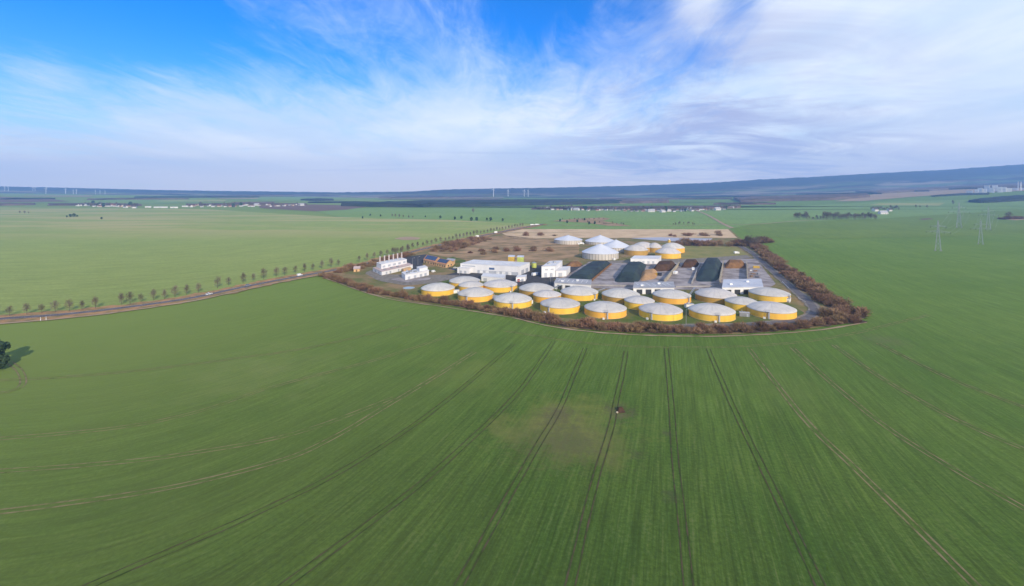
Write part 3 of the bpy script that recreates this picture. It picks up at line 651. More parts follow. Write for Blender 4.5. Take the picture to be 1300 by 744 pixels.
# power house with six stacks
q = quad((484.5, 350.3), (524, 341), (473.5, 345)); t = bthing('power_house', 'long white power house with six steel chimneys in a row along its roof', 'building', q)
block(t, q, 0, 3.9, roof='pink roof'); q2 = sub(q, 0.10, 0.93, 0.42, 0.97); block(t, q2, 4.31, 8.6, 'white cladding', 'white roof', 'upper_wall', 'upper_roof')
for k in range(6):
    p = xy(q2, 0.06+0.172*k, 0.62)-t.location; mb = MB(); mb.tube((p.x, p.y, 9.0), (p.x, p.y, 9.6), 1.15, 1.15, 'grey cladding', 14); mb.tube((p.x, p.y, 9.6), (p.x, p.y, 15.2), 0.78, 0.74, 'steel stack', 14)
    mb.tube((p.x, p.y, 15.2), (p.x, p.y, 15.5), 0.88, 0.88, 'grey cladding', 14); mb.build('chimney', t)
for s in (0.12, 0.24, 0.5, 0.86): on_face(t, q, 0, s, s+0.05, 0.1, 3.0, 'grey cladding', 'door')
for s in (0.2, 0.6): on_face(t, q, 3, s, s+0.2, 1.0, 3.0, 'grey cladding', 'louvre')
for s in (0.05, 0.25, 0.45, 0.65, 0.85): on_face(t, q2, 0, s, s+0.1, 5.2, 7.2, 'grey cladding', 'louvre')
for s in (0.1, 0.3, 0.5): rtop(t, q, s+0.05, 0.2, 4.31, (2.4, 1.6, 1.0), 'galvanised', 'roof_vent')
q = quad((512.5, 346.5), (522, 344), (510.5, 345)); t = bthing('annex_shed', 'low tan annex at the foot of the power house', 'shed', q); block(t, q, 0, 3.0, 'tan render', 'tan render'); on_face(t, q, 0, 0.3, 0.55, 0.1, 2.4, 'grey cladding', 'door')
q = quad((514.5, 356.5), (544.5, 350), (510, 352.5)); t = bthing('transformer_house', 'white flat-roofed block on a pale concrete slab in front of the power house', 'building', q)
block(t, q, 0, 5.0); block(t, sub(q, 0.62, 0.98, 0.2, 0.9), 5.41, 7.6, name='upper_wall', rname='upper_roof')
for s in (0.1, 0.35, 0.6, 0.8): on_face(t, q, 0, s, s+0.1, 0.1, 3.2, 'grey cladding', 'door')
for s, u in ((0.15, 0.3), (0.3, 0.6), (0.45, 0.3)): rtop(t, q, s, u, 5.41, (3.2, 1.8, 1.2), 'galvanised', 'roof_vent')
patch('concrete_slab', [(494, 355), (512, 352.5), (548, 353), (545, 356), (518, 359.5), (510, 359)], 'concrete yard', 5, 14, step=1)
# round pool
c = G(519, 366); t = thing('round_pool', 'flat pale-blue round pool on the grass beside the leftmost digester', 'pool', c); mb = MB(); rp = 7.0*c.y/F; mb.lathe([(rp+0.4, 0), (rp+0.4, 0.5), (rp, 0.5), (rp, 0.3)], 'kerb concrete', 40); mb.build('kerb', t)
mb = MB(); mb.lathe([(rp, 0.32), (0.02, 0.34)], 'pool liner', 40); mb.build('liner', t)
# office house, two tan wings under dark solar roofs
def wing(t, q, h, rise, wall, tile, name='wing'):
    """gabled wing with its ridge along the front edge direction"""
    L = [Vector(p)-t.location for p in q]; mb = MB(); mb.prism([(p.x, p.y) for p in L], 0, h, wall)
    r0, r1 = (L[0]+L[3])/2, (L[1]+L[2])/2; up = Vector((0, 0, h)); ur = Vector((0, 0, h+rise))
    mb.poly([L[3]+up, L[0]+up, r0+ur], wall); mb.poly([L[1]+up, L[2]+up, r1+ur], wall); w = mb.build('wall', t)
    mb = MB(); e = (L[1]-L[0]).normalized()*0.5; f = (L[3]-L[0]).normalized()*0.5; dz = Vector((0, 0, 0.12)); dd = Vector((0, 0, -0.25))
    mb.poly([L[0]-e-f+up+dd+dz, L[1]+e-f+up+dd+dz, r1+e+ur+dz, r0-e+ur+dz], tile); mb.poly([r0-e+ur+dz, r1+e+ur+dz, L[2]+e+f+up+dd+dz, L[3]-e+f+up+dd+dz], tile)
    mb.poly([L[0]-e-f+up+dd, r0-e+ur, r1+e+ur, L[1]+e-f+up+dd], tile); rf = mb.build('roof', t)
    return L, r0, r1, w, rf
q = quad((537, 334.5), (556, 339.5), (546, 329.5)); t = bthing('office_house', 'tan two-winged office house with dark solar panels on its roofs', 'house', q)
qa = quad((537.5, 334), (552, 337.5), (547, 330)); qb = quad((553, 337.8), (566, 340.6), (563.5, 334.5))
for qq, h, rs in ((qa, 4.2, 3.6), (qb, 4.0, 3.2)):
    L, r0, r1, w, rf = wing(t, qq, h, rs, 'tan render', 'orange tile')
    mb = MB(); up = Vector((0, 0, h)); ur = Vector((0, 0, h+rs)); dz = Vector((0, 0, 0.22))
    a, b, c_, d_ = L[0]+up, L[1]+up, r1+ur, r0+ur
    P = lambda s, u: a*(1-s)*(1-u)+b*s*(1-u)+c_*s*u+d_*(1-s)*u+dz
    mb.poly([P(0.04, 0.18), P(0.96, 0.18), P(0.96, 0.95), P(0.04, 0.95)], 'solar panel')
    a, b, c_, d_ = L[3]+up, L[2]+up, r1+ur, r0+ur; mb.poly([P(0.04, 0.95), P(0.96, 0.95), P(0.96, 0.1), P(0.04, 0.1)], 'solar panel'); mb.build('solar_panel', rf)
    for s in (0.15, 0.4, 0.65, 0.85): on_face(t, qq, 0, s, s+0.07, 1.0, 2.6, 'dark glass', 'window')
    for s in (0.25, 0.6): on_face(t, qq, 1, s, s+0.12, 1.0, 2.6, 'dark glass', 'window')
q = quad((566, 336.5), (575, 337.8), (569, 333.8)); t = bthing('flat_house', 'small tan flat-roofed house behind the right wing of the office house', 'house', q); block(t, q, 0, 5.2, 'tan render', 'grey roof', over=0.6)
for s in (0.15, 0.55): on_face(t, q, 0, s, s+0.2, 1.2, 2.8, 'dark glass', 'window')
# tan hut by the trees
q = quad((449, 345.5), (456.5, 345), (450.5, 343)); t = bthing('hut', 'small tan hut between the road trees and the front hedge', 'hut', q); L, r0, r1, w, rf = wing(t, q, 3.2, 1.6, 'tan render', 'pink roof'); on_face(t, q, 0, 0.35, 0.6, 0.05, 2.3, 'timber', 'door')
# long hall
q = quad((584.5, 346), (659, 350.5), (672.5, 344.5), 'r'); t = bthing('long_hall', 'long white industrial hall with a bluish glazed front and a bright gable end', 'building', q)
block(t, q, 0, 8.8, 'white cladding', 'white roof'); on_face(t, q, 0, 0.30, 0.985, 0.2, 3.6, 'grey cladding', 'shutter_band', 0.1)
on_face(t, q, 0, 0.03, 0.26, 6.4, 7.6, 'grey cladding', 'louvre')
for s in (0.50,): on_face(t, q, 0, s, s+0.09, 4.6, 6.6, 'blue glass', 'window', 0.12)
for s in (0.34, 0.44, 0.62, 0.72, 0.82): on_face(t, q, 0, s, s+0.055, 0.25, 3.3, 'white paint', 'door', 0.16)
on_face(t, q, 1, 0.2, 0.45, 0.1, 4.6, 'grey cladding', 'gate'); on_face(t, q, 1, 0.6, 0.85, 0.1, 4.6, 'grey cladding', 'gate')
for s in (0.1, 0.22, 0.34, 0.46, 0.58, 0.70): rtop(t, q, s, 0.5, 9.21, (3.6, 1.5, 0.5), 'pale roof', 'skylight')
qa = sub(q, 0.0, 0.2, -0.22, -0.004); block(t, qa, 0, 5.4, 'white cladding', 'white roof', 'annex_wall', 'annex_roof')
for s in (0.2, 0.6): on_face(t, qa, 0, s, s+0.2, 0.1, 3.2, 'grey cladding', 'gate')
for px, py, lab, m in ((649, 342, 'cream bin rising behind the long hall roof, left of the lime one', 'yellow paint'), (660.5, 342.5, 'lime and cream bin rising behind the right end of the long hall roof', 'lime paint')):
    q = quad((px-4, py-0.3), (px+4, py), (px-3, py-2.5)); t = bthing('feed_bin', lab, 'bin', q); mb = MB(); mb.prism([(p.x-t.location.x, p.y-t.location.y) for p in q], 3, 13.0, m); mb.build('bin_body', t)
    mb = MB(); L = [Vector(p)-t.location for p in q]; mb.prism([(p.x*1.05, p.y*1.05) for p in L], 13.003, 13.4, 'pale roof', bottom=True); mb.build('lid', t)
    for p in L: mb = MB(); mb.box((p.x*0.93, p.y*0.93, 1.498), (0.4, 0.4, 2.99), 'galvanised'); mb.build('leg', t)
c = G(678, 341.5); t = thing('silo', 'lime green upright silo between the long hall and the tall white building', 'silo', c); mb = MB(); mb.lathe([(2.6, 1.6), (2.6, 6.4)], 'lime paint', 24); mb.lathe([(0.5, 0.3), (2.6, 1.6)], 'lime paint', 24); mb.build('silo_body', t, True)
mb = MB(); mb.lathe([(2.7, 6.4), (0.2, 7.7)], 'galvanised', 24, True); mb.build('lid', t)
for k in range(4): a = k*math.pi/2+0.7; mb = MB(); mb.tube((2.3*math.cos(a), 2.3*math.sin(a), 0), (2.3*math.cos(a), 2.3*math.sin(a), 2.0), 0.15, 0.15, 'galvanised', 6); mb.build('leg', t)
# tall white building
q = quad((687.5, 353), (705, 352.2), (714, 344), 'r'); t = bthing('process_building', 'tall white building with a bright corner, right of the long hall', 'building', q); block(t, q, 0, 10.5)
for s in (0.2, 0.6): on_face(t, q, 0, s, s+0.2, 0.1, 4.6, 'grey cladding', 'gate')
for s in (0.25, 0.65): on_face(t, q, 0, s, s+0.22, 7.0, 8.4, 'grey cladding', 'window')
for s, u in ((0.3, 0.4), (0.6, 0.6)): rtop(t, q, s, u, 10.91, (2.4, 2.4, 1.2), 'galvanised', 'roof_vent')
qa = quad((705.6, 352.3), (719, 351.5), (724, 346), 'r'); block(t, qa, 0, 6.0, 'white cladding', 'white roof', 'annex_wall', 'annex_roof'); on_face(t, qa, 0, 0.25, 0.6, 0.1, 4.2, 'grey cladding', 'gate')
q = quad((655, 358.5), (667, 357.5), (657, 355.5)); t = bthing('pump_house', 'small white pump house with red doors behind the digester facing the long hall', 'shed', q); block(t, q, 0, 4.0); on_face(t, q, 0, 0.15, 0.4, 0.1, 2.8, 'red paint', 'door'); on_face(t, q, 0, 0.55, 0.8, 0.1, 2.8, 'grey cladding', 'door')
q = quad((611, 357.5), (640, 360), (614, 353)); t = bthing('flat_shed', 'white flat-roofed shed half hidden behind the digester in front of the long hall', 'shed', q); block(t, q, 0, 4.5, 'white cladding', 'white roof'); on_face(t, q, 0, 0.1, 0.25, 0.1, 3.4, 'grey cladding', 'door')
# feeding halls in front of the silage bunkers
for fl, fr, bk, h, rf, lab in (((704, 367.5), (750, 370.5), (707, 361), 5.4, 'grey roof', 'grey flat-roofed feeding hall at the left, in front of the flat green silage clamp'), ((804, 374), (856, 373.5), (806, 366), 5.0, 'grey roof', 'grey striped-roof feeding hall in the middle, in front of the orange silage heap'), ((917, 374.5), (968.5, 373.5), (919, 363.5), 5.6, 'pale roof', 'bluish-white roofed feeding hall at the right, in front of the bunker with the orange heap')):
    q = quad(fl, fr, bk); t = bthing('feeding_hall', lab, 'building', q, 'flat-roofed feeding halls'); block(t, q, 0, h, 'white cladding', rf, over=0.5)
    for s in (0.08, 0.3, 0.52, 0.74): on_face(t, q, 0, s, s+0.14, 0.1, 4.0, 'dark paint', 'gate')
    for s in (0.1, 0.23, 0.36, 0.49, 0.62, 0.75, 0.88): rtop(t, q, s, 0.5, h+0.4, (0.5, 9.0, 0.12), 'white roof', 'roof_batten')
    for s, u in ((0.2, 0.3), (0.62, 0.6)): rtop(t, q, s, u, h+0.4, (2.2, 1.6, 1.1), 'white paint', 'roof_vent')
# white container hall by the far digesters
q = quad((800.5, 335.5), (836, 335.8), (839.5, 331.5), 'r'); t = bthing('container_hall', 'long low white hall in front of the far digester cluster', 'building', q); block(t, q, 0, 6.0, 'white cladding', 'white roof')
for s in (0.08, 0.25, 0.42, 0.6, 0.77): on_face(t, q, 0, s, s+0.08, 0.8, 3.6, 'grey cladding', 'window')

# small plant between the tanks: pump containers, pipe bridges, blowers
def pump_box(px, py, rz, m, label):
    t = thing('pump_container', label, 'container', G(px, py), rz, 'pump containers among the tanks'); mb = MB(); mb.box((0, 0, 1.45), (6, 2.5, 2.5), m); b = mb.build('body', t); mb = MB()
    for k in range(14): mb.box((-2.8+k*.43, -1.28, 1.45), (.16, .05, 2.2), m)
    mb.build('rib', b); mb = MB(); mb.box((0, 0, 2.86), (6.2, 2.7, .3), 'grey roof'); mb.build('roof', t); mb = MB(); mb.box((1.6, -1.33, 1.3), (1.0, .06, 2.0), 'grey cladding'); mb.build('door', t)
    mb = MB(); mb.tube((-1.5, 0, 3.0), (-1.5, 0, 4.2), .25, .25, 'galvanised', 8); mb.build('exhaust', t)
for a in ((578, 372.5, .4, 'white paint', 'white pump container between the two leftmost digesters'), (630, 380.5, -.2, 'grey paint', 'grey pump container between the second and third digesters of the front row'), (671, 386, .3, 'white paint', 'white pump container behind the third digester of the front row'), (764, 389, .1, 'white paint', 'white pump container behind the middle front digester'), (832, 391, .8, 'grey paint', 'grey pump container beside the small tank right of the olive-walled digester'),
          (875, 391, .2, 'white paint', 'white pump container in the gap left of the second digester from the right'), (945, 402, -.3, 'grey paint', 'grey pump container between the two rightmost front digesters'), (728, 371, .2, 'white paint', 'white pump container below the left feeding hall'), (890, 372, 1.0, 'white paint', 'white pump container on the apron between the middle and right feeding halls'), (1001, 383, .9, 'white paint', 'white pump container on the grass near the site road bend')): pump_box(*a)
def pipe_run(a, b, label):
    p, q = G(*a), G(*b); t = thing('gas_pipe', label, 'pipe', (p+q)/2, math.atan2((q-p).y, (q-p).x), 'gas pipe bridges'); Ln = (q-p).length; mb = MB()
    for e in (-.4, .4): mb.tube((-Ln/2, e, 4.4), (Ln/2, e, 4.4), .22, .22, 'galvanised', 8)
    mb.build('pipe', t); n = max(2, int(Ln/9))
    for k in range(n+1): mb = MB(); mb.box((-Ln/2+Ln*k/n, 0, 2.08), (.25, .25, 4.16), 'galvanised'); mb.build('post', t)
for a, b, l in (((640, 366), (664, 362), 'raised gas pipes right of the digester facing the long hall'), ((757, 377), (768, 373), 'raised gas pipes between the left and middle back-row digesters'), ((876, 381), (882, 372), 'raised gas pipes left of the back digester near the middle feeding hall'), ((700, 373), (713, 368.5), 'raised gas pipes behind the small fourth tank')): pipe_run(a, b, l)

# ------------------------------------------------------------------ silage bunkers
def mound(name, label, q, h, m, flat=0.5, front=0.28, back=0.2, group=None, nu=36, nv=36, rough=0.25, cat='silage heap', lip=0.0):
    c = sum((Vector(p) for p in q), Vector())/4; mb = MB()
    def fn(s, t_):
        p = xy(q, s, t_)-c; a = min(1, (1-abs(2*s-1))/(0.62-0.3*flat)); a = 0.5*a+0.5*a*a*(3-2*a); b = min(1, t_/front)*min(1, (1-t_)/back); b = b*b*(3-2*b)
        z = h*(a**0.8)*b; z += rough*mnoise.noise(Vector((p.x*0.16, p.y*0.16, h)))*min(1, z)
        return (p.x, p.y, 0.35+max(0, z)-0.3*(1-min(1, z*2)))
    mb.grid(fn, nu, nv, m); o = mb.build(name, smooth=True, loc=(c.x, c.y, 0)); return tag(o, label, cat, group)
CL = 'covered silage clamps'
mound('silage_clamp', 'low flat silage clamp under dark green sheeting at the left, beside the orange soil heap', quad((714, 359), (747, 359), (778, 334), 'r'), 4.2, 'silage sheet', 0.9, 0.15, 0.12, CL)
mound('silage_clamp', 'domed silage clamp under green-black sheeting in the middle, orange cut heap at its right', quad((777, 360), (811, 360.5), (796, 334.5)), 6.0, 'silage sheet', 0.35, 0.22, 0.25, CL)
mound('silage_clamp', 'steep dark green silage clamp at the right, between two pale walls', quad((878, 361), (912, 361), (919, 335), 'r'), 9.0, 'silage sheet', 0.15, 0.75, 0.14, CL)
mound('silage_heap', 'fresh orange silage heap at the cut face of the middle clamp', quad((811, 360), (835, 355.5), (814, 344)), 3.0, 'fresh silage', 0.1, 0.4, 0.3, None)
mound('silage_heap', 'dark brown silage bank at the back of the bunker with the white vehicles', quad((863, 341), (884, 341), (889, 334.5), 'r'), 6.0, 'dark silage', 0.6, 0.3, 0.3)
mound('silage_heap', 'dark brown silage bank between the domed clamp and the pale bunker wall', quad((826, 346), (855, 345), (860, 335.5), 'r'), 6.0, 'dark silage', 0.6, 0.25, 0.3)
mound('silage_heap', 'orange-brown silage heap at the back of the rightmost bunker', quad((919.5, 342), (947, 342), (946, 334), 'r'), 5.5, 'silage', 0.5, 0.3, 0.3)
mound('soil_heap', 'orange soil heap behind the tall white building', quad((717, 340), (738, 339.5), (740, 334), 'r'), 3.6, 'silage', 0.1, 0.4, 0.4, cat='soil heap')
c = G(787, 521); mound('debris_heap', 'small dark brown soil heap right of the yellowed patch in the near field', [c+Vector(v) for v in ((-1.6, -2.2, 0), (1.7, -1.8, 0), (1.5, 2.4, 0), (-.6, 1.8, 0))], 0.7, 'dark silage', 0.2, .4, .4, None, 18, 18, .25, 'soil heap')
t = thing('boulder', 'single pale boulder beside the small dark heap in the near field', 'rock', c+Vector((-1.5, -2.0, -.1))); mb = MB(); mb.lathe([(.02, 0), (.42, .08), (.5, .35), (.33, .62), (.02, .7)], 'bunker concrete', 10)
mb.v = [(x*(1+.3*mnoise.noise(Vector((x*2, y*2, z*2)))), y*.8, z) for x, y, z in mb.v]; mb.build('stone', t)
def bunker_wall(a, b, label, h=3.2, w=1.0, m='bunker concrete'):
    p, q = G(*a), G(*b); d = (q-p); c = (p+q)/2; L = d.length; ang = math.atan2(d.y, d.x); t = thing('bunker_wall', label, 'wall', c, ang, 'bunker walls')
    n = 12; mb = MB()
    for k in range(n):
        x0 = -L/2+L*k/n; mb.box((x0+L/n/2, 0, h/2), (L/n-0.06, w*0.55, h), m)
    mb.build('panel', t); mb = MB(); mb.box((0, 0, h+0.083), (L+0.2, w*0.8, 0.16), m); mb.build('coping', t); mb = MB(); mb.box((0, 0, 0.2), (L+0.1, w*1.7, 0.398), 'kerb concrete'); mb.build('footing', t)
bunker_wall((843.5, 360.5), (862.5, 336.5), 'pale sunlit bunker wall running back beside the two white vehicles', 3.6, 1.6)
bunker_wall((913.5, 361.5), (918.5, 335.5), 'pale sunlit bunker wall along the right side of the steep clamp', 4.2, 1.4)
bunker_wall((948.8, 358), (948, 335.5), 'bunker wall at the right side of the bunker with the orange heap', 4.0, 1.0)
bunker_wall((748.5, 360), (776, 336.5), 'low brownish bunker wall along the right edge of the flat green clamp', 1.8, 1.6, 'silage')
bunker_wall((878, 361.3), (889, 336), 'grey bunker wall along the left foot of the steep clamp', 2.2, 0.8, 'kerb concrete')
p = [((742, 363.2), (806, 364.5), 'low concrete wall along the apron before the middle clamp'), ((858, 365.5), (916, 364.5), 'low concrete wall along the apron before the steep clamp')]
for a, b, lab in p: bunker_wall(a, b, lab, 1.4, 0.6, 'kerb concrete')
# lumber yard and junk beside the rightmost bunker
for i, (px, py, sx, sy, h, m, lab) in enumerate(((954, 352, 3, 2, 1.6, 'timber', 'brown stack of boards, foremost left in the storage yard'), (961, 353, 3.4, 2, 1.4, 'dark paint', 'dark stack of sheets, foremost right in the storage yard'), (956, 348.6, 4, 2, 1.2, 'timber', 'brown pallet stack in the middle of the storage yard'), (963, 349, 2.4, 2, 1.8, 'grey paint', 'grey crate right of the brown pallet stack in the storage yard'),
                                               (959, 345.3, 4, 1.6, 1.5, 'silage', 'rusty orange stack in the storage yard'), (960, 341, 6, 2.6, 2.8, 'yellow paint', 'yellow container at the back of the storage yard'), (953, 344.6, 2, 2, 1.5, 'white paint', 'white crate at the left of the storage yard'))):
    c = G(px, py); t = thing('material_stack', lab, 'stack', c, rnd.uniform(-0.3, 0.3)); 
    if m == 'yellow paint':
        t.name = 'container'; t['category'] = 'container'; mb = MB(); mb.box((0, 0, h/2+0.1), (sx, sy, h), m); b = mb.build('body', t); mb = MB()
        for k in range(12): mb.box((-sx/2+(k+0.5)*sx/12, -sy/2-0.04, h/2+0.1), (sx/26, 0.08, h*0.86), m)
        mb.build('rib', b)
    else:
        n = 5; mb = MB()
        for k in range(n): mb.box((rnd.uniform(-0.12, 0.12), rnd.uniform(-0.12, 0.12), 0.15+h*(k+0.5)/n), (sx*rnd.uniform(0.85, 1), sy*rnd.uniform(0.85, 1), h/n*0.8), m)
        mb.build('board', t); mb = MB()
        for e in (-0.35, 0.35): mb.box((e*sx, 0, 0.075), (0.2, sy, 0.148), 'timber')
        mb.build('bearer', t)

# ------------------------------------------------------------------ vehicles, lamps, posts
def wheels(t, xs, w, r):
    for x in xs:
        for e in (-1, 1):
            mb = MB(); mb.tube((x, e*(w/2-0.22), r), (x, e*(w/2+0.02), r), r, r, 'black rubber', 14); wl = mb.build('wheel', t); mb = MB(); mb.tube((x, e*(w/2+0.021), r), (x, e*(w/2+0.03), r), r*0.55, r*0.55, 'galvanised', 10); mb.build('rim', wl)
def profile(mb, pts, w, m, taper=None):
    n = len(pts); l = [(x, -w/2*(taper or (lambda z: 1))(z), z) for x, z in pts]; r = [(x, w/2*(taper or (lambda z: 1))(z), z) for x, z in pts]
    mb.poly(l, m); mb.poly(r[::-1], m)
    for k in range(n): a = (k+1) % n; mb.poly([l[a], l[k], r[k], r[a]], m)
def car(loc, rz, paint, label, van=False, group=None):
    t = thing('van' if van else 'car', label, 'van' if van else 'car', loc, rz, group); mb = MB()
    if van: profile(mb, [(-2.5, 0.35), (2.4, 0.35), (2.5, 0.9), (1.7, 1.15), (1.0, 2.0), (-2.45, 2.1), (-2.5, 0.9)], 1.95, paint, lambda z: 1-0.05*max(0, z-1))
    else: profile(mb, [(-2.15, 0.32), (2.1, 0.32), (2.2, 0.65), (1.9, 0.85), (1.0, 0.95), (-1.9, 1.0), (-2.2, 0.9)], 1.76, paint)
    mb.build('body', t); mb = MB()
    if van: profile(mb, [(1.05, 1.94), (1.68, 1.2), (1.2, 1.2), (0.6, 1.25), (0.5, 1.9)], 1.96, 'dark glass', lambda z: 1-0.04*max(0, z-1))
    else: profile(mb, [(1.0, 0.953), (0.35, 1.42), (-1.2, 1.44), (-1.85, 1.0)], 1.6, 'dark glass', lambda z: 1-0.25*max(0, z-0.95))
    mb.build('cabin_glass', t)
    if not van: mb = MB(); profile(mb, [(0.35, 1.423), (0.3, 1.48), (-1.15, 1.50), (-1.2, 1.443)], 1.42, paint); mb.build('roof', t)
    wheels(t, (-1.35, 1.35), 1.8, 0.33)
    for e in (-1, 1): mb = MB(); mb.box((2.2 if not van else 2.48, e*0.6, 0.68), (0.08, 0.35, 0.16), 'white paint'); mb.build('headlight', t)
    return t
def truck(loc, rz, cab, box, label, L=9.0):
    t = thing('truck', label, 'truck', loc, rz); mb = MB(); profile(mb, [(L/2-2.2, 0.6), (L/2, 0.6), (L/2, 1.7), (L/2-0.3, 2.9), (L/2-2.2, 3.0)], 2.4, cab); cb = mb.build('cab', t)
    mb = MB(); profile(mb, [(L/2+0.02, 1.75), (L/2-0.26, 2.75), (L/2-0.5, 2.75), (L/2-0.5, 1.75)], 2.2, 'dark glass'); mb.build('windscreen', cb)
    mb = MB(); mb.box((-1.25, 0, 2.2), (L-2.7, 2.5, 2.4), box); mb.build('cargo_box', t); mb = MB(); mb.box((-0.2, 0, 0.8), (L-0.8, 1.0, 0.35), 'dark paint'); mb.build('chassis', t)
    wheels(t, (L/2-1.2, -L/2+1.2, -L/2+2.5), 2.4, 0.5); return t
truck(G(680, 350.5), 0.7, 'blue paint', 'white paint', 'truck with a blue cab between the long hall and the tall white building')
truck(G(857.5, 348.5), 0.9, 'white paint', 'white paint', 'white truck beside the pale wall in the bunker left of the steep clamp', 8)
truck(G(880, 343.5), 1.2, 'white paint', 'white paint', 'white truck at the left foot of the steep clamp, by the dark brown bank', 8)
truck(G(836, 350.5), 2.4, 'yellow paint', 'dark paint', 'yellow-cabbed vehicle at the orange silage heap', 6)
for px, py, a, m, lab in ((572, 341.5, 0.5, 'dark paint', 'dark car furthest left in the car park right of the office house'), (576, 342.6, 0.5, 'blue paint', 'blue car second from the left in the car park right of the office house'), (580, 343.6, 0.5, 'dark paint', 'dark car at the right end of the car park next to the long hall'), (578, 340.5, 0.5, 'white paint', 'white car behind the row by the long hall')): car(G(px, py), a, m, lab, group='cars parked by the office house')
for k, (px, py, m, lab) in enumerate(((530, 344.5, 'dark paint', 'dark car nearest to the white flat-roofed block'), (533.5, 343.6, 'grey paint', 'grey car left of the white van in the parking bay'), (537, 344.6, 'dark paint', 'dark car in the middle of the parking bay'), (545, 344.8, 'dark paint', 'dark car at the right end of the parking bay'))): car(G(px, py), 0.3, m, lab, group='cars parked by the power house')
car(G(550.5, 345.5), 1.2, 'white paint', 'white van at the right corner of the parking bay', True)
car(G(480, 340), 0.8, 'dark paint', 'dark car behind the left end of the power house')
d = G(380, 351)-G(345, 357.5); car(G(380.5, 350.6)+Vector((0, 0, 0.5)), math.atan2(d.y, d.x), 'white paint', 'white van on the road just left of the hedge corner', True)
d = G(300, 367)-G(240, 379.5); car(G(265.5, 374.6)+Vector((0, 0, 0.45)), math.atan2(d.y, d.x), 'white paint', 'white car on the road left of the white van')
d = G(345, 358)-G(300, 367); car(G(315, 363.4)+Vector((0, 0, 0.45)), math.atan2(d.y, d.x), 'grey paint', 'grey car on the road between the white car and the van')
def lamp(px, py, lab):
    t = thing('lamp_post', lab, 'lamp post', G(px, py), 0.4, 'lamp posts in the plant'); mb = MB(); mb.tube((0, 0, 0), (0, 0, 9.5), 0.16, 0.09, 'galvanised', 8); mb.build('pole', t); mb = MB(); mb.tube((0, 0, 9.45), (1.6, 0, 9.8), 0.06, 0.06, 'galvanised', 6); mb.build('arm', t); mb = MB(); mb.box((1.8, 0, 9.8), (0.9, 0.35, 0.16), 'white paint'); mb.build('lamp_head', t)
for px, py, l in ((523.7, 339, 'lamp post behind the right end of the power house'), (530.6, 337, 'lamp post left of the office house'), (583.5, 350, 'lamp post at the left end of the long hall'), (861, 336, 'lamp post at the far end of the pale bunker wall'), (871, 413, 'slim lamp post by the hedge between the two front digesters right of the middle'), (699, 361, 'lamp post on the yard below the tall white building')): lamp(px, py, l)
for px, py, l in ((51.5, 407.6, 'white roadside marker post, left of the pair'), (58.5, 407, 'white roadside marker post, right of the pair')):
    t = thing('marker_post', l, 'post', G(px, py), 0, 'white marker posts'); mb = MB(); mb.tube((0, 0, 0), (0, 0, 2.4), 0.16, 0.14, 'white paint', 8); mb.build('post', t); mb = MB(); mb.tube((0, 0, 1.7), (0, 0, 1.95), 0.17, 0.17, 'dark paint', 8); mb.build('band', t)
for px, py, l in ((606, 302, 'small white roadside board at the bend of the tree row'), (629.5, 296.5, 'small white roadside board at the far end of the tree row')):
    t = thing('sign_board', l, 'sign', G(px, py), 0.3); mb = MB(); mb.box((0, 0, 3), (6, 0.25, 3.2), 'white paint'); mb.build('panel', t)
    for e in (-2, 2): mb = MB(); mb.tube((e, 0.22, 0), (e, 0.22, 4.2), 0.12, 0.12, 'galvanised', 6); mb.build('post', t)
for i, (px, py, l) in enumerate(((738.5, 310.5, 'white tank trailer beside the flattest storage tank'), (935, 322.5, 'white trailer on the bare ground behind the rightmost bunker'))): truck(G(px, py), 0.2, 'white paint', 'white paint', l, 7)
c = G(858, 322); t = thing('gas_scrubber', 'cream gas scrubber tower standing behind the yellow far digesters', 'tower', c+Vector((0, 26, 0))); mb = MB(); mb.tube((0, 0, 0), (0, 0, 15.5), 2.0, 2.0, 'yellow paint', 16); mb.build('column', t); mb = MB(); mb.tube((0, 0, 15.5), (0, 0, 17.2), 1.2, 0.8, 'pale roof', 12); mb.build('cap', t)
# crash barriers along the site road
for a, b, l in (((1013, 379.5), (1023, 384.5), 'pale barrier on the inside of the site road bend'), ((993, 358.5), (1001, 366.5), 'pale barrier along the straight of the site road')):
    p, q = G(*a), G(*b); t = thing('barrier', l, 'barrier', (p+q)/2, math.atan2((q-p).y, (q-p).x)); Ln = (q-p).length; mb = MB(); mb.box((0, 0, 0.75), (Ln, 0.12, 0.35), 'white paint'); mb.build('rail', t)
    for k in range(6): mb = MB(); mb.box((-Ln/2+Ln*(k+0.5)/6, 0.14, 0.4), (0.12, 0.12, 0.8), 'galvanised'); mb.build('post', t)

# ------------------------------------------------------------------ shrubs and trees
def twig_cloud(mb, n, rad, h0, m, seed, size=(0.5, 1.1), thin=0.16, clumps=6, squash=1.0):
    """leafless crown: many slender sprays, gathered in clumps, pointing up and out"""
    r = random.Random(seed); cl = [Vector((r.gauss(0, 0.45)*rad, r.gauss(0, 0.45)*rad, h0+r.uniform(0.1, 0.95)*2*rad*squash)) for _ in range(clumps)]
    for i in range(n):
        c = cl[i % clumps]; d = Vector((r.gauss(0, 1), r.gauss(0, 1), r.gauss(0.3, 0.8))).normalized(); p = c+d*rad*0.62*r.random()**0.5
        if p.z < 0.1: p.z = r.uniform(0.1, 0.8)
        up = (d+Vector((0, 0, 0.9))+Vector((r.gauss(0, .4), r.gauss(0, .4), 0))).normalized(); L = r.uniform(*size); w = up.cross(Vector((r.gauss(0, 1), r.gauss(0, 1), 0.1))).normalized()*thin*r.uniform(0.6, 1.4)
        mb.poly([p-w, p+w, p+w*0.3+up*L, p-w*0.5+up*L*0.9], m)
def shrub(seed):
    mb = MB(); twig_cloud(mb, 900, 2.2, -0.4, 'twigs', seed, (0.6, 1.7), 0.075, 12, 0.75)
    o = mb.build('shrub'); return tag(o, 'leafless purple-brown shrub', 'shrub')
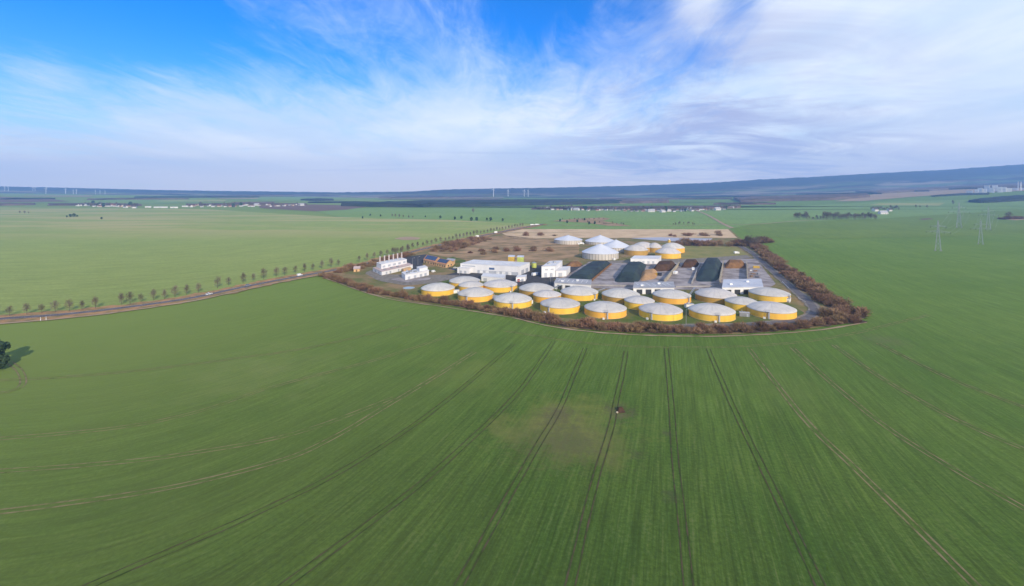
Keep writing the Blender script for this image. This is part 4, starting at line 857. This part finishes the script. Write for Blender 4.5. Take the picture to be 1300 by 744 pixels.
def bare_tree(seed, h=9.0, name='bare_tree', dens=430, thin=0.075, slim=1.0):
    r = random.Random(seed); t = thing(name, '', 'tree'); mb = MB(); mb.tube((0, 0, 0), (0, 0, h*0.30), h*0.018, h*0.013, 'bark', 7); tips = []
    mb.tube((0, 0, h*0.30), (r.gauss(0, .02)*h, r.gauss(0, .02)*h, h*0.82), h*0.013, h*0.004, 'bark', 6)
    for k in range(9):
        a = k*2.4+r.random(); z = h*(0.28+0.05*k); l = h*r.uniform(0.2, 0.34)*slim*(1-0.04*k); q = (math.cos(a)*l, math.sin(a)*l, z+l*1.0); mb.tube((0, 0, z), q, h*0.008, h*0.003, 'bark', 5); tips.append((Vector(q), l))
    mb.build('trunk', t); mb = MB(); tips.append((Vector((0, 0, h*0.85)), h*0.16))
    for i in range(dens):
        q, l = tips[i % len(tips)]; base = Vector((0, 0, q.z*0.6)).lerp(q, r.uniform(0.4, 1.1)); d = Vector((r.gauss(0, 1), r.gauss(0, 1), r.gauss(0.5, .8))).normalized(); p = base+d*h*0.11*r.random()
        if i % 5 < 3:                                               # sprays through the whole oval of the crown
            e = Vector((r.gauss(0, 1), r.gauss(0, 1), r.gauss(0, 1))).normalized()*r.random()**0.45; tz = 0.55+0.44*e.z; p = Vector((e.x*h*.27*slim*(1.25-tz*.55), e.y*h*.27*slim*(1.25-tz*.55), h*tz)); d = (Vector((e.x, e.y, .9))+d*.4).normalized()
        w = d.cross(Vector((r.gauss(0, 1), r.gauss(0, 1), r.gauss(0, 1)))).normalized()*thin*r.uniform(.6, 1.5); L = h*r.uniform(0.06, 0.14); mb.poly([p-w, p+w, p+d*L+w*.2, p+d*L-w*.2], 'tree twigs')
    mb.build('crown', t); return t
def leafy_tree(seed, h=14.0, wd=0.42, n=1500, m='evergreen leaf', name='evergreen_tree', leaf=0.5, cone=False):
    r = random.Random(seed); t = thing(name, '', 'tree'); mb = MB(); mb.tube((0, 0, 0), (0, 0, h*0.75), h*0.025, h*0.006, 'bark', 8)
    for k in range(8): a = k*2.4; z = h*(0.2+0.06*k); mb.tube((0, 0, z), (math.cos(a)*h*wd*0.6, math.sin(a)*h*wd*0.6, z+h*0.12), h*0.01, h*0.003, 'bark', 5)
    mb.build('trunk', t); mb = MB(); cl = []
    for k in range(26):
        z = r.uniform(0.16, 0.95); rr = wd*h*((1-z)*1.1 if cone else math.sqrt(max(0, 1-(2*z-0.95)**2)))*r.uniform(0.45, 0.9); a = r.random()*6.283; cl.append(Vector((rr*math.cos(a), rr*math.sin(a), z*h)))
    for i in range(n):
        c = cl[i % len(cl)]; d = Vector((r.gauss(0, 1), r.gauss(0, 1), r.gauss(0, 1))).normalized(); p = c+d*h*0.13*r.random()**0.4; p.z = max(0.2, p.z)
        a = d.orthogonal().normalized(); b = d.cross(a); a, b = a*leaf*r.uniform(.5, 1.2), b*leaf*r.uniform(.5, 1.2); tl = d*leaf*r.gauss(0, .5); mb.poly([p-a-b+tl, p+a-b-tl, p+a*.6+b+tl, p-a*.8+b-tl], m)
    mb.build('crown', t); return t

SHRUBS = [Kit(shrub(100+k)) for k in range(6)]
FRONT = [(410, 349.5), (470, 369), (493, 374), (540, 381.5), (589, 388.5), (650, 399), (704, 410), (760, 416.5), (820, 420), (876, 421), (931, 420.5), (980, 418), (1043, 411), (1094, 407)]
RIGHT = [(1091, 404.5), (1060, 388), (1034, 371), (1008, 352), (985, 335.5), (966, 319), (957, 312)]
def run(pl, step):
    pts = line(pl, 30); out = []; acc = 0
    for a, b in zip(pts, pts[1:]):
        acc += (b-a).length
        if acc >= step: acc = 0; out.append((b, Vector(((b-a).y, -(b-a).x, 0)).normalized()))
    return out
def hedge(pl, step, rows, sc, label, group, clump=0.0):
    for off in rows:
        for p, s in run(pl, step):
            if rnd.random() < 0.03: continue
            q = p+s*(off+rnd.gauss(0, .7))+Vector((rnd.gauss(0, .8), rnd.gauss(0, .8), 0)); f = sc*rnd.uniform(0.55, 1.3)
            rnd.choice(SHRUBS).place(q, rnd.random()*6.28, (f*1.2, f*1.2, f*rnd.uniform(0.6, 1.05)), label, group)
strip('undergrowth', FRONT, 9.5, 'leaf litter', 3.6, wob=0.5, per=16); strip('undergrowth', RIGHT, 14, 'leaf litter', 3.6, wob=0.5, per=16)
hedge(FRONT, 4.9, (-2.4, 2.4), 1.0, 'leafless purple-brown shrub of the front hedge, along the near field edge below the digesters', 'shrubs of the front hedge')
hedge(RIGHT, 8.0, (-4.2, 3.6), 1.45, 'leafless purple-brown shrub of the right hedge, along the outside of the site road', 'shrubs of the right hedge')
hedge([(1046, 404), (1060, 402), (1078, 403)], 6.5, (-4, 3), 1.4, 'leafless shrub in the thicket at the right corner where the two hedges meet', 'shrubs of the corner thicket')
ROADSIDE = [(414, 347.5), (440, 342), (465, 336), (490, 330), (515, 323.5)]
hedge(ROADSIDE, 6.5, (4.5, 10.5), 1.35, 'reddish leafless shrub between the road and the power house', 'shrubs between road and power house')
hedge([(850, 311.5), (880, 312), (910, 312), (940, 312.5), (952, 309)], 12, (-5, 5), 2.2, 'leafless brown shrub in the thicket behind the meadow', 'shrubs of the thicket behind the meadow')
hedge([(953, 311), (965, 308.5), (976, 307.5)], 14, (-4, 4), 2.2, 'leafless brown shrub on the spur of hedge pointing right into the field', 'shrubs of the hedge spur')
hedge([(650, 300), (690, 299.5), (725, 302)], 26, (0,), 1.9, 'low brown shrub in the row across the dry grass', 'shrubs in the dry grass')
hedge([(835, 301), (880, 299.5), (930, 299.5)], 30, (-6, 8), 1.9, 'low brown shrub on the dry grass behind the pond', 'shrubs behind the pond')
hedge([(560, 322), (590, 312), (620, 304)], 13, (-18, -6, 6), 1.7, 'reddish leafless shrub in the scrub behind the car park', 'shrubs in the scrub')
hedge([(590, 325), (640, 318), (700, 318)], 22, (-12, 12), 1.5, 'brown shrub in the scrub behind the long hall', 'shrubs behind the long hall')

TREES = [Kit(bare_tree(200+k, 9, slim=(1, .8, .9, 1.1)[k])) for k in range(4)]
for px, py in ((-8, 402.5), (12, 401.5), (34, 399.8), (53, 398.3), (70, 397), (88, 395.5), (104, 393.8), (121, 391.8), (154, 386.8), (165, 385.6), (179, 383.8), (195, 381.5), (209, 379.7), (222, 377.5), (237, 374.5), (252, 371.5)):
    p = G(px, py); rnd.choice(TREES).place(p, rnd.random()*6, 0.98*rnd.uniform(0.7, 1.25), 'bare roadside tree on the open left stretch of the road, on the field side', 'trees along the left stretch of the road')
FAR_ROW = [(262, 369), (300, 361), (345, 352.5), (380, 346), (410, 341), (440, 336)]
for p, s in run(FAR_ROW, 10.5): rnd.choice(TREES).place(p+Vector((rnd.gauss(0, 1), rnd.gauss(0, 1), 0)), rnd.random()*6, rnd.uniform(.75, 1.2), 'bare roadside tree in the middle stretch, between the white car and the power house', 'trees along the middle stretch of the road')
for p, s in run([(446, 335), (480, 327.5), (515, 318.5), (555, 309), (600, 299.5), (640, 292), (664, 288)], 13): rnd.choice(TREES).place(p, rnd.random()*6, rnd.uniform(.8, 1.15), 'bare roadside tree in the even row behind the power house, running to the dry grass', 'trees along the far stretch of the road')
TALL = [Kit(bare_tree(230+k, 15, dens=520, thin=0.13)) for k in range(2)]
for px, py in ((953, 313), (958, 314.5), (948, 312.5), (962, 312)): rnd.choice(TALL).place(G(px, py), rnd.random()*6, rnd.uniform(1.0, 1.3), 'tall bare tree at the back corner where the right hedge begins', 'tall trees at the back corner')
for px, py in ((502, 324), (509, 322.5), (518, 321)): rnd.choice(TALL).place(G(px, py), rnd.random()*6, rnd.uniform(.6, .75), 'taller bare tree behind the chimneys of the power house', 'trees behind the chimneys')
# big dark tree at the left edge of the field
t = leafy_tree(5, 15, 0.46, 3200, leaf=0.55); c = G(-17, 472); t.location = c; tag(t, 'dense dark green tree at the left edge, alone in the near field', 'tree')

FAR_BARE = [Kit(bare_tree(260+k, 14, dens=260, thin=0.26)) for k in range(3)]
FAR_GREEN = [Kit(leafy_tree(280+k, 14, 0.40, 420, leaf=0.9, name='broad_tree')) for k in range(2)]
for px, py, s in ((559, 277.5, .8), (577.7, 279, .8), (585.8, 278, .8), (598.5, 280.5, .9), (605, 280.5, .9), (618, 280, .7), (623, 280.5, .9), (638, 281, .7), (460, 277.5, .6), (470, 274, .6), (483, 275, .6), (540, 276, .5)):
    rnd.choice(FAR_GREEN).place(G(px, py), rnd.random()*6, s*.85, 'dark round tree in the loose row along the boundary of the far green fields', 'trees along the far field boundary')
for px, py, s in ((498, 275.5, 1), (502, 276, 1.1), (507, 276.5, 1.1), (512, 276.5, .9), (519, 277, .8), (524, 277, .7)): rnd.choice(FAR_BARE).place(G(px, py), rnd.random()*6, s*.8, 'bare tree in the small grey copse amid the far left fields', 'trees of the small grey copse')
rnd.choice(FAR_BARE).place(G(600.8, 271), 0, 1.5, 'lone pinkish bare tree in the middle of the far green field')
for px, py, s in ((25, 271, .7), (31, 271.3, .8), (36, 271, .5)): rnd.choice(FAR_BARE).place(G(px, py), rnd.random()*6, s, 'bare tree of the small clump furthest left in the pale field', 'trees of the left field clump')
for px, py, s in ((85, 276, .6), (89, 275.8, 1), (94, 275.5, 1.1), (98, 275.3, .6)): rnd.choice(FAR_GREEN).place(G(px, py), rnd.random()*6, s*.75, 'dark bush of the second small clump in the pale left field', 'bushes of the second field clump')
FAR_GREEN[0].place(G(129, 278.5), 0, .5, 'single small dark bush right of the second clump in the pale left field')
for k in range(40):
    px = 1010+k*2.63; rnd.choice(FAR_BARE).place(G(px+rnd.uniform(-1, 1), 279+rnd.uniform(-1.6, .5)), rnd.random()*6, rnd.uniform(1.0, 1.75)*(.55 if 1028 < px < 1046 else 1), 'bare brown tree of the copse strung along the right field', 'trees of the right copse')
for k in range(15): rnd.choice(FAR_BARE).place(G(1106+k*2.5, 267.5+rnd.uniform(-2, .6)), rnd.random()*6, rnd.uniform(.8, 1.4), 'bare tree among the farm houses behind the right copse', 'trees round the right farm')
for px, py, s in ((1163, 264, 1), (1168, 264, .8), (1177, 264.5, 1)): rnd.choice(FAR_BARE).place(G(px, py), 0, s, 'bare tree right of the farm, left of the pylons', 'trees right of the farm')
rnd.choice(FAR_BARE).place(G(1210, 260), 0, 1.5, 'lone bare tree on the field just above the tallest-looking pylon')
rnd.choice(TALL).place(G(1281, 277.8), 0, (2.3, 2.3, 1.4), 'broad bare tree on the tan patch at the right edge')
hedge([(1264, 278.8), (1280, 278.6), (1296, 278)], 16, (-4, 5), 2.6, 'low dark shrub round the broad bare tree at the right edge', 'shrubs at the right edge')
for a, b, n in (((712, 280), (770, 279), 9), ((745, 283), (796, 287), 9), ((852, 285.6), (884, 285.2), 9)):
    for k in range(n): q = (a[0]+(b[0]-a[0])*(k+.5)/n+rnd.uniform(-2, 2), a[1]+(b[1]-a[1])*(k+.5)/n+rnd.uniform(-.7, .7)); rnd.choice(FAR_BARE).place(G(*q), rnd.random()*6, rnd.uniform(.35, .6), 'low reddish bare tree in the scrub islands of the field behind the storage tanks', 'trees of the scrub islands')
for px in (711, 720, 733, 742, 748, 755): FAR_GREEN[1].place(G(px, 283+rnd.uniform(-3, 3)), px, .55, 'dark green bush on the scrub island behind the storage tanks', 'dark bushes of the scrub islands')

# ------------------------------------------------------------------ woods read as masses
def wood(name, poly, h, m, n=70, step=0.22):
    y0, y1 = min(p[1] for p in poly), max(p[1] for p in poly); rows = max(6, int((y1-y0)/step)); lines = []
    for i in range(rows+1):
        y = min(max(y0+(y1-y0)*i/rows, y0+1e-3), y1-1e-3); xs = [xa+(xb-xa)*(y-ya)/(yb-ya) for (xa, ya), (xb, yb) in zip(poly, poly[1:]+poly[:1]) if (ya-y)*(yb-y) < 0]
        if len(xs) >= 2: lines.append((y, min(xs), max(xs)))
    mb = MB(); R_ = len(lines)
    for r, (y, a, b) in enumerate(lines):
        for i in range(n+1):
            p = G(a+(b-a)*i/n, y); e = 0 if r in (0, R_-1) or i in (0, n) else 1; q = mnoise.noise(Vector((p.x*.035, p.y*.035, 2)))*.5+mnoise.noise(Vector((p.x*.011, p.y*.011, 5)))*.4
            mb.v.append((p.x+rnd.uniform(-4, 4)*e, p.y+rnd.uniform(-5, 5)*e, p.z+(h*(1+.45*q) if e else -1)))
    mb._m(m)
    for r in range(R_-1):
        for i in range(n): o = r*(n+1)+i; mb.f.append((o, o+n+1, o+n+2, o+1)); mb.m.append(0)
    o = mb.build(name); tag(o, kind='stuff'); return o
def wl(o, l): o['label'] = l; o['category'] = 'wood'
wl(wood('woodland', [(432, 262), (440, 260.5), (520, 258), (600, 256.5), (690, 255.5), (790, 256), (792, 258.5), (690, 260.8), (600, 262.2), (540, 263.3), (480, 263)], 16, 'dark wood canopy', 150), 'long dark wood on the plain left of the middle, in front of the blue hills')
wl(wood('woodland', [(930, 253), (960, 251.5), (1100, 248), (1105, 250.5), (1060, 254.2), (990, 255.5), (940, 257)], 16, 'wood canopy', 120), 'purplish bare wood on the right plain, left of the tan field')
wl(wood('woodland', [(1085, 244), (1200, 238.5), (1340, 232), (1340, 238), (1210, 241), (1110, 246.4)], 15, 'wood canopy', 100, 0.3), 'purplish wood above the tan field on the far right')
wl(wood('woodland', [(1228, 257), (1245, 254.5), (1275, 251.5), (1310, 249.5), (1310, 254.5), (1270, 257), (1245, 258)], 12, 'dark wood canopy', 60), 'dark evergreen wood in front of the white factory at the right edge')
wl(wood('woodland', [(1182, 249.3), (1222, 246.4), (1256, 246), (1256, 247.2), (1222, 248), (1184, 250)], 7, 'dark wood canopy', 40, 0.15), 'thin dark belt of trees below the tan field, leading to the factory')
wl(wood('woodland', [(690, 257), (760, 255.8), (850, 256.2), (850, 257.6), (760, 259)], 14, 'wood canopy', 60, .15), 'brown belt of trees behind the middle village')
wl(wood('woodland', [(-40, 260.3), (0, 259.6), (45, 259.4), (45, 260.4), (0, 261.4), (-40, 262)], 8, 'wood canopy', 30, .15), 'thin dark belt of trees at the left edge beyond the pale field')
wl(wood('woodland', [(380, 254.5), (404, 253.3), (424, 254), (424, 254.8), (400, 255.4)], 12, 'dark wood canopy', 30, .12), 'small dark wood at the left end of the long wood')

wl(wood('woodland', [(672, 266.5), (720, 264.3), (800, 264.5), (900, 264), (940, 263), (940, 264.6), (900, 266), (800, 266.6), (720, 266)], 10, 'wood canopy', 120, .2), 'bare garden trees massed behind the houses of the middle village')
wl(wood('woodland', [(60, 260), (120, 259.3), (180, 260.5), (180, 261.5), (120, 261), (60, 261.2)], 8, 'wood canopy', 50, .15), 'bare trees massed behind the houses of the far left village')
wl(wood('woodland', [(236, 260.4), (300, 259.6), (390, 259.5), (390, 260.5), (300, 260.8), (236, 261.4)], 8, 'wood canopy', 60, .15), 'bare trees massed behind the houses of the second left village')

for k, (x0, x1, y, h, lab) in enumerate(((0, 70, 253.2, 9, 'tree line under the left wind turbines'), (110, 240, 253.6, 9, 'tree line beyond the far left village'), (170, 330, 250.9, 10, 'long tree line between the far plots left of the middle'), (270, 420, 248.9, 10, 'faint tree line highest on the left plain'), (390, 470, 257.6, 8, 'short hedgerow left of the long dark wood'), (480, 640, 251.6, 11, 'tree line beyond the long dark wood'),
        (620, 800, 249.4, 12, 'tree line at the foot of the blue hills'), (760, 930, 253.2, 11, 'dark tree line beyond the middle village'), (820, 1010, 250.4, 12, 'tree line between the middle village and the hills'), (905, 985, 259.8, 10, 'hedgerow right of the village above the pale track'), (1010, 1120, 246.8, 11, 'tree line above the purplish bare wood'), (1060, 1180, 243.6, 12, 'tree line behind the tan field'))):
    o = wood('tree_line', [(x0, y), (x0+(x1-x0)*.3, y-.35), (x1, y-.5), (x1, y-.15), (x0+(x1-x0)*.6, y+.2), (x0, y+.3)], h, ('dark wood canopy', 'wood canopy')[k % 2], 70, .1); o['label'] = lab; o['category'] = 'tree line'

# ------------------------------------------------------------------ villages
def house(wall_m, roof_m, L, W, h, name='village_house'):
    t = thing(name, '', 'house'); mb = MB(); mb.prism([(-L/2, -W/2), (L/2, -W/2), (L/2, W/2), (-L/2, W/2)], 0, h, wall_m); mb.poly([(L/2, -W/2, h), (L/2, W/2, h), (L/2, 0, h+W*.5)], wall_m); mb.poly([(-L/2, W/2, h), (-L/2, -W/2, h), (-L/2, 0, h+W*.5)], wall_m); w = mb.build('wall', t)
    mb = MB(); o = .4; z = h+.05
    for e in (-1, 1):
        pts = [(-L/2-o, e*(W/2+o), z-o), (L/2+o, e*(W/2+o), z-o), (L/2+o, 0, z+W*.5), (-L/2-o, 0, z+W*.5)]; mb.poly(pts if e < 0 else pts[::-1], roof_m)
    r = mb.build('roof', t); mb = MB(); mb.box((L*.2, .8, h+W*.5), (.7, .7, 1.6), roof_m); mb.build('chimney', r)
    mb = MB()
    for k in range(4): mb.poly([(-L/2+L*(k+.3)/4, -W/2-.04, 1.2), (-L/2+L*(k+.7)/4, -W/2-.04, 1.2), (-L/2+L*(k+.7)/4, -W/2-.04, 2.7), (-L/2+L*(k+.3)/4, -W/2-.04, 2.7)], 'dark glass')
    mb.build('window', w); return t
HS = [(Kit(house('house plaster', 'red tile', 14, 10, 5.5)), 'white house under a red roof'), (Kit(house('ochre plaster', 'red tile', 16, 10, 5)), 'ochre house under a red roof'), (Kit(house('house plaster', 'dark tile', 15, 10, 6)), 'white house under a dark roof'), (Kit(house('house plaster', 'grey roof', 26, 14, 6)), 'long white barn under a grey roof')]
def village(x0, x1, ya, yb, n, where, trees, seed, wmax=1.0):
    r = random.Random(seed)
    for i in range(n):
        px = x0+(x1-x0)*(i+r.random())/n; t = (px-x0)/(x1-x0); py = ya+(yb-ya)*t+r.uniform(-1.6, .6); kit, l = r.choices(HS, (2, 2, 3.4, 1.2))[0]
        kit.place(G(px, py), r.uniform(-.7, .7), r.uniform(.85, 1.25)*wmax, l+' '+where, l+' '+where)
    for i in range(trees):
        px = x0-3+(x1-x0+6)*r.random(); t = (px-x0)/(x1-x0); py = ya+(yb-ya)*t+r.uniform(-2.4, .9); k = r.choice(FAR_BARE+FAR_BARE+FAR_GREEN[:1])
        k.place(G(px, py), r.random()*6, r.uniform(.8, 1.6), 'tree among the houses '+where, 'trees '+where)
village(98, 172, 261.5, 264, 24, 'in the village on the far left', 30, 1, .85)
village(238, 384, 262.6, 262, 32, 'in the village left of the long dark wood', 34, 2, .85)
village(682, 850, 266, 269.5, 44, 'in the village behind the storage tanks', 64, 3, .8)
village(850, 935, 269, 266, 22, 'in the village above the pale track', 30, 4, .85)
for px, py, w, l in ((204, 264, 18, 'long white shed furthest right of the left village'), (188, 263.6, 8, 'short white shed between the left village and the long white shed'), (221, 264.2, 10, 'white shed right of the long white shed'), (235, 262.8, 8, 'white shed at the left end of the second village'), (64, 261, 6, 'white shed at the left end of the left village')):
    q = quad((px-w/2, py), (px+w/2, py), (px-w/2, py-.35)); t = bthing('farm_shed', l, 'shed', q); block(t, q, 0, 6, 'house plaster', 'white roof'); on_face(t, q, 0, .4, .5, .1, 4, 'grey cladding', 'gate')
for px, py, s, l in ((1111, 268.5, 1.3, 'white gabled farm house left of the others behind the right copse'), (1129, 268.5, 1.1, 'white farm house right of the gabled one behind the right copse')): HS[2][0].place(G(px, py), .3, s, l, 'farm houses behind the right copse')
HS[3][0].place(G(1121, 272), 0, 1, 'low white barn below the farm houses behind the right copse', 'farm houses behind the right copse')
for px, py, l in ((676, 286.2, 'left white tank trailer on the track behind the left storage tank'), (682, 286, 'right white tank trailer on the track behind the left storage tank')): truck(G(px, py), .1, 'white paint', 'white paint', l, 11)
# the white factory at the right edge
r9 = random.Random(11)
for k, (px, py, w, h) in enumerate(((1231, 246.3, 8, 16), (1240, 246, 5, 20), (1244, 245.5, 6, 26), (1250, 245.4, 5, 22), (1253, 244, 7, 34), (1259, 244.8, 6, 24), (1263, 243.6, 7, 32), (1269, 244.3, 6, 26), (1274, 243.8, 7, 24), (1280, 243.6, 8, 18), (1288, 242.2, 8, 14), (1299, 241.5, 8, 12), (1285, 254.5, 14, 7), (1298, 253.6, 12, 8), (1262, 257, 12, 6))):
    q = quad((px-w/2, py), (px+w/2, py), (px-w/2+.4, py-.25)); wm, rm = r9.choice((('white cladding', 'white roof'), ('white cladding', 'white roof'), ('white cladding', 'pale roof')))
    t = bthing('factory_hall', ('front ' if k >= 12 else '')+('tall ' if h >= 24 else 'low ')+('white' if 'white' in wm else 'grey')+' factory block at the right edge, %s in the row' % ['first', 'second', 'third', 'fourth', 'fifth', 'sixth', 'seventh', 'eighth', 'ninth', 'tenth', 'eleventh', 'twelfth', 'middle one', 'right one', 'left one'][k], 'factory', q, 'factory blocks'); block(t, q, 0, h*1.35, wm, rm)
    for s in (.15, .4, .65): on_face(t, q, 0, s, s+.10, h*.6, h*.8, 'grey cladding', 'window', .15)
for px, l in ((1292.6, 'left of the twin white factory chimneys'), (1296, 'right of the twin white factory chimneys')):
    t = thing('factory_chimney', l, 'chimney', G(px, 242), group='twin chimneys'); mb = MB(); mb.tube((0, 0, 0), (0, 0, 58), 3.4, 2.6, 'white paint', 12); mb.build('shaft', t); mb = MB(); mb.tube((0, 0, 50), (0, 0, 52), 2.85, 2.85, 'red paint', 12); mb.build('band', t)

# ------------------------------------------------------------------ wind turbines and pylons
def turbine(h=92.0, r=34.0):
    t = thing('wind_turbine', '', 'wind turbine'); mb = MB(); mb.tube((0, 0, 0), (0, 0, h), 3.4, 2.3, 'white paint', 12); mb.build('tower', t); mb = MB(); mb.box((0, 1.5, h+1.2), (3.4, 9, 3.4), 'white paint'); mb.build('nacelle', t); mb = MB(); mb.tube((0, -3.2, h+1.2), (0, -6, h+1.2), 2.0, .8, 'white paint', 10); mb.build('hub', t)
    for k in range(3):
        a = 2*math.pi*k/3+.3; d = Vector((math.sin(a), 0, math.cos(a))); s = Vector((math.cos(a), 0, -math.sin(a))); o = Vector((0, -4.6, h+1.2)); mb = MB(); L = [(o+d*1.5, .9), (o+d*r*.18, 2.1), (o+d*r*.6, 1.3), (o+d*r, .3)]
        for (p, w), (q, v) in zip(L, L[1:]):
            th = Vector((0, .35, 0)); mb.poly([p-s*w-th, p+s*w-th, q+s*v-th, q-s*v-th], 'white paint'); mb.poly([p+s*w+th, p-s*w+th, q-s*v+th, q+s*v+th], 'white paint'); mb.poly([p-s*w+th, p-s*w-th, q-s*v-th, q-s*v+th], 'white paint'); mb.poly([p+s*w-th, p+s*w+th, q+s*v+th, q+s*v-th], 'white paint')
        mb.build('blade', t)
    return t
TK = Kit(turbine())
def place_turbine(px, ybase, ytop, dist, label, group, rz):
    z = H-(ybase-YH)*dist/F; s = (ybase-ytop)*dist/F/92.0; x = (px-CX)/F*dist; g = terrain(x, dist) if dist < Y0H else max(terrain(x, dist)-4, hill(x, dist)); TK.place(Vector((x, dist, g-1)), rz, max(.3, (H-(ytop-YH)*dist/F-g)/92.0), label, group)
NTH = ['first', 'second', 'third', 'fourth', 'fifth', 'sixth', 'seventh', 'eighth', 'ninth', 'tenth', 'eleventh']
for k, (px, yb, yt) in enumerate(((6, 246, 237), (10.5, 245, 237), (41.7, 246, 238), (44.5, 245.5, 238), (58.3, 248, 239), (83.3, 247.5, 240), (93, 248.5, 241), (97, 250, 241), (121, 250.5, 242), (127, 252, 242.5), (133.3, 251.5, 242))):
    place_turbine(px, yb, yt, 5400 if k < 4 else 4900, 'white wind turbine on the left horizon, %s from the left' % NTH[k], 'wind turbines on the left horizon', rnd.uniform(-.5, .5))
for k, (px, yb, yt, l) in enumerate(((626.5, 246, 240.6, 'nearest white wind turbine before the blue hills above the long wood'), (645, 246, 242, 'faint wind turbine just right of the nearest one before the blue hills'), (665.5, 246, 242, 'left of the pair of small wind turbines on the blue hills'), (670.5, 246, 242, 'right of the pair of small wind turbines on the blue hills'))): place_turbine(px, yb, yt, 5200, l, 'wind turbines before the hills', .2*k)

def pylon(h=42.0):
    t = thing('pylon', '', 'pylon'); mb = MB(); m = 'pylon steel'
    def w(z): return 3.0*(1-z/(h*.62))+1.1*(z/(h*.62)) if z < h*.62 else 1.1-(z-h*.62)/(h*.38)*.7
    Z = [0, h*.16, h*.3, h*.42, h*.53, h*.62, h*.72, h*.82, h*.92, h]; cs = ((-1, -1), (1, -1), (1, 1), (-1, 1))
    for z0, z1 in zip(Z, Z[1:]):
        for k in range(4):
            a, b = cs[k], cs[(k+1) % 4]; mb.tube((a[0]*w(z0), a[1]*w(z0), z0), (a[0]*w(z1), a[1]*w(z1), z1), .19, .16, m, 4, False)
            mb.tube((a[0]*w(z0), a[1]*w(z0), z0), (b[0]*w(z1), b[1]*w(z1), z1), .07, .07, m, 4, False); mb.tube((b[0]*w(z0), b[1]*w(z0), z0), (a[0]*w(z1), a[1]*w(z1), z1), .07, .07, m, 4, False); mb.tube((a[0]*w(z1), a[1]*w(z1), z1), (b[0]*w(z1), b[1]*w(z1), z1), .07, .07, m, 4, False)
    mb.build('lattice_mast', t)
    for z, L in ((h*.62, 12.5), (h*.80, 8.0)):
        mb = MB()
        for e in (-1, 1):
            for s in (-.8, .8): mb.tube((0, s, z), (e*L, 0, z+.6), .16, .10, m, 4, False); mb.tube((0, s, z+2.2), (e*L, 0, z+.7), .13, .10, m, 4, False)
            for q in (.3, .55, .8): mb.tube((e*L*q, -.8*(1-q), z+.3), (e*L*q, .8*(1-q), z+2.2*(1-q)+.5), .09, .09, m, 4, False)
        ca = mb.build('cross_arm', t); mb = MB()
        for x in ((-L, -L*.5, L*.5, L) if L > 10 else (-L, L)): mb.tube((x, 0, z+.5), (x, 0, z-2.4), .16, .16, 'dark paint', 5)
        mb.build('insulator', ca)
    for a in cs: mb = MB(); mb.box((a[0]*3, a[1]*3, .3), (1.6, 1.6, .6), 'kerb concrete'); mb.build('footing', t)
    return t
PK = Kit(pylon()); PP = []
for px, yb, yt, l in ((1191, 318.5, 280, 'steel lattice pylon nearest to the viewer and furthest left of the four'), (1217.5, 289.5, 257, 'steel lattice pylon behind the leftmost one, second from the left'), (1245, 310, 279, 'steel lattice pylon third from the left, nearer of the right pair'), (1254.8, 291.5, 262, 'steel lattice pylon furthest right of the four')):
    p = G(px, yb); PP.append((p, (yb-yt)*p.y/F/42)); PK.place(p, -.9, PP[-1][1], l, 'lattice pylons in the right field')
def span(a, sa, b, sb, label):
    """one bundle of conductors hung between two pylons"""
    t = thing('power_line', label, 'cable', a, 0, 'power line spans'); c, s = math.cos(-.9), math.sin(-.9)
    for z, x in ((.62, -12.5), (.62, -6.25), (.62, 6.25), (.62, 12.5), (.80, -8), (.80, 8)):
        mb = MB(); P = [Vector((x*c*k, x*s*k, (z*42-2.4)*k)) for k in (sa, sb)]; P[1] = P[1]+(b-a); n = 12; prev = P[0]
        for i in range(1, n+1): u = i/n; q = P[0].lerp(P[1], u)+Vector((0, 0, -4*9*u*(1-u))); mb.tube(prev, q, .06, .06, 'galvanised', 3, False); prev = q
        mb.build('wire', t)
span(*PP[0], *PP[1], 'thin wires between the two left pylons'); span(*PP[2], *PP[3], 'thin wires between the two right pylons')
dirv = (PP[0][0]-PP[1][0]); 

# ------------------------------------------------------------------ haze: one closed box of thin air round everything
def build_haze():
    m = bpy.data.materials.new('haze air'); m.use_nodes = True; nt = m.node_tree; nt.nodes.clear(); v = nt.nodes.new('ShaderNodeVolumePrincipled')
    v.inputs['Color'].default_value = (0.28, 0.53, 1.0, 1); v.inputs['Density'].default_value = 1.1e-4; v.inputs['Anisotropy'].default_value = 0.0
    o = nt.nodes.new('ShaderNodeOutputMaterial'); nt.links.new(v.outputs[0], o.inputs['Volume']); MATS['haze air'] = m
    mb = MB(); mb.box((0, 3400, 285), (27000, 8200, 590), 'haze air'); tag(mb.build('haze'), kind='stuff')
build_haze()
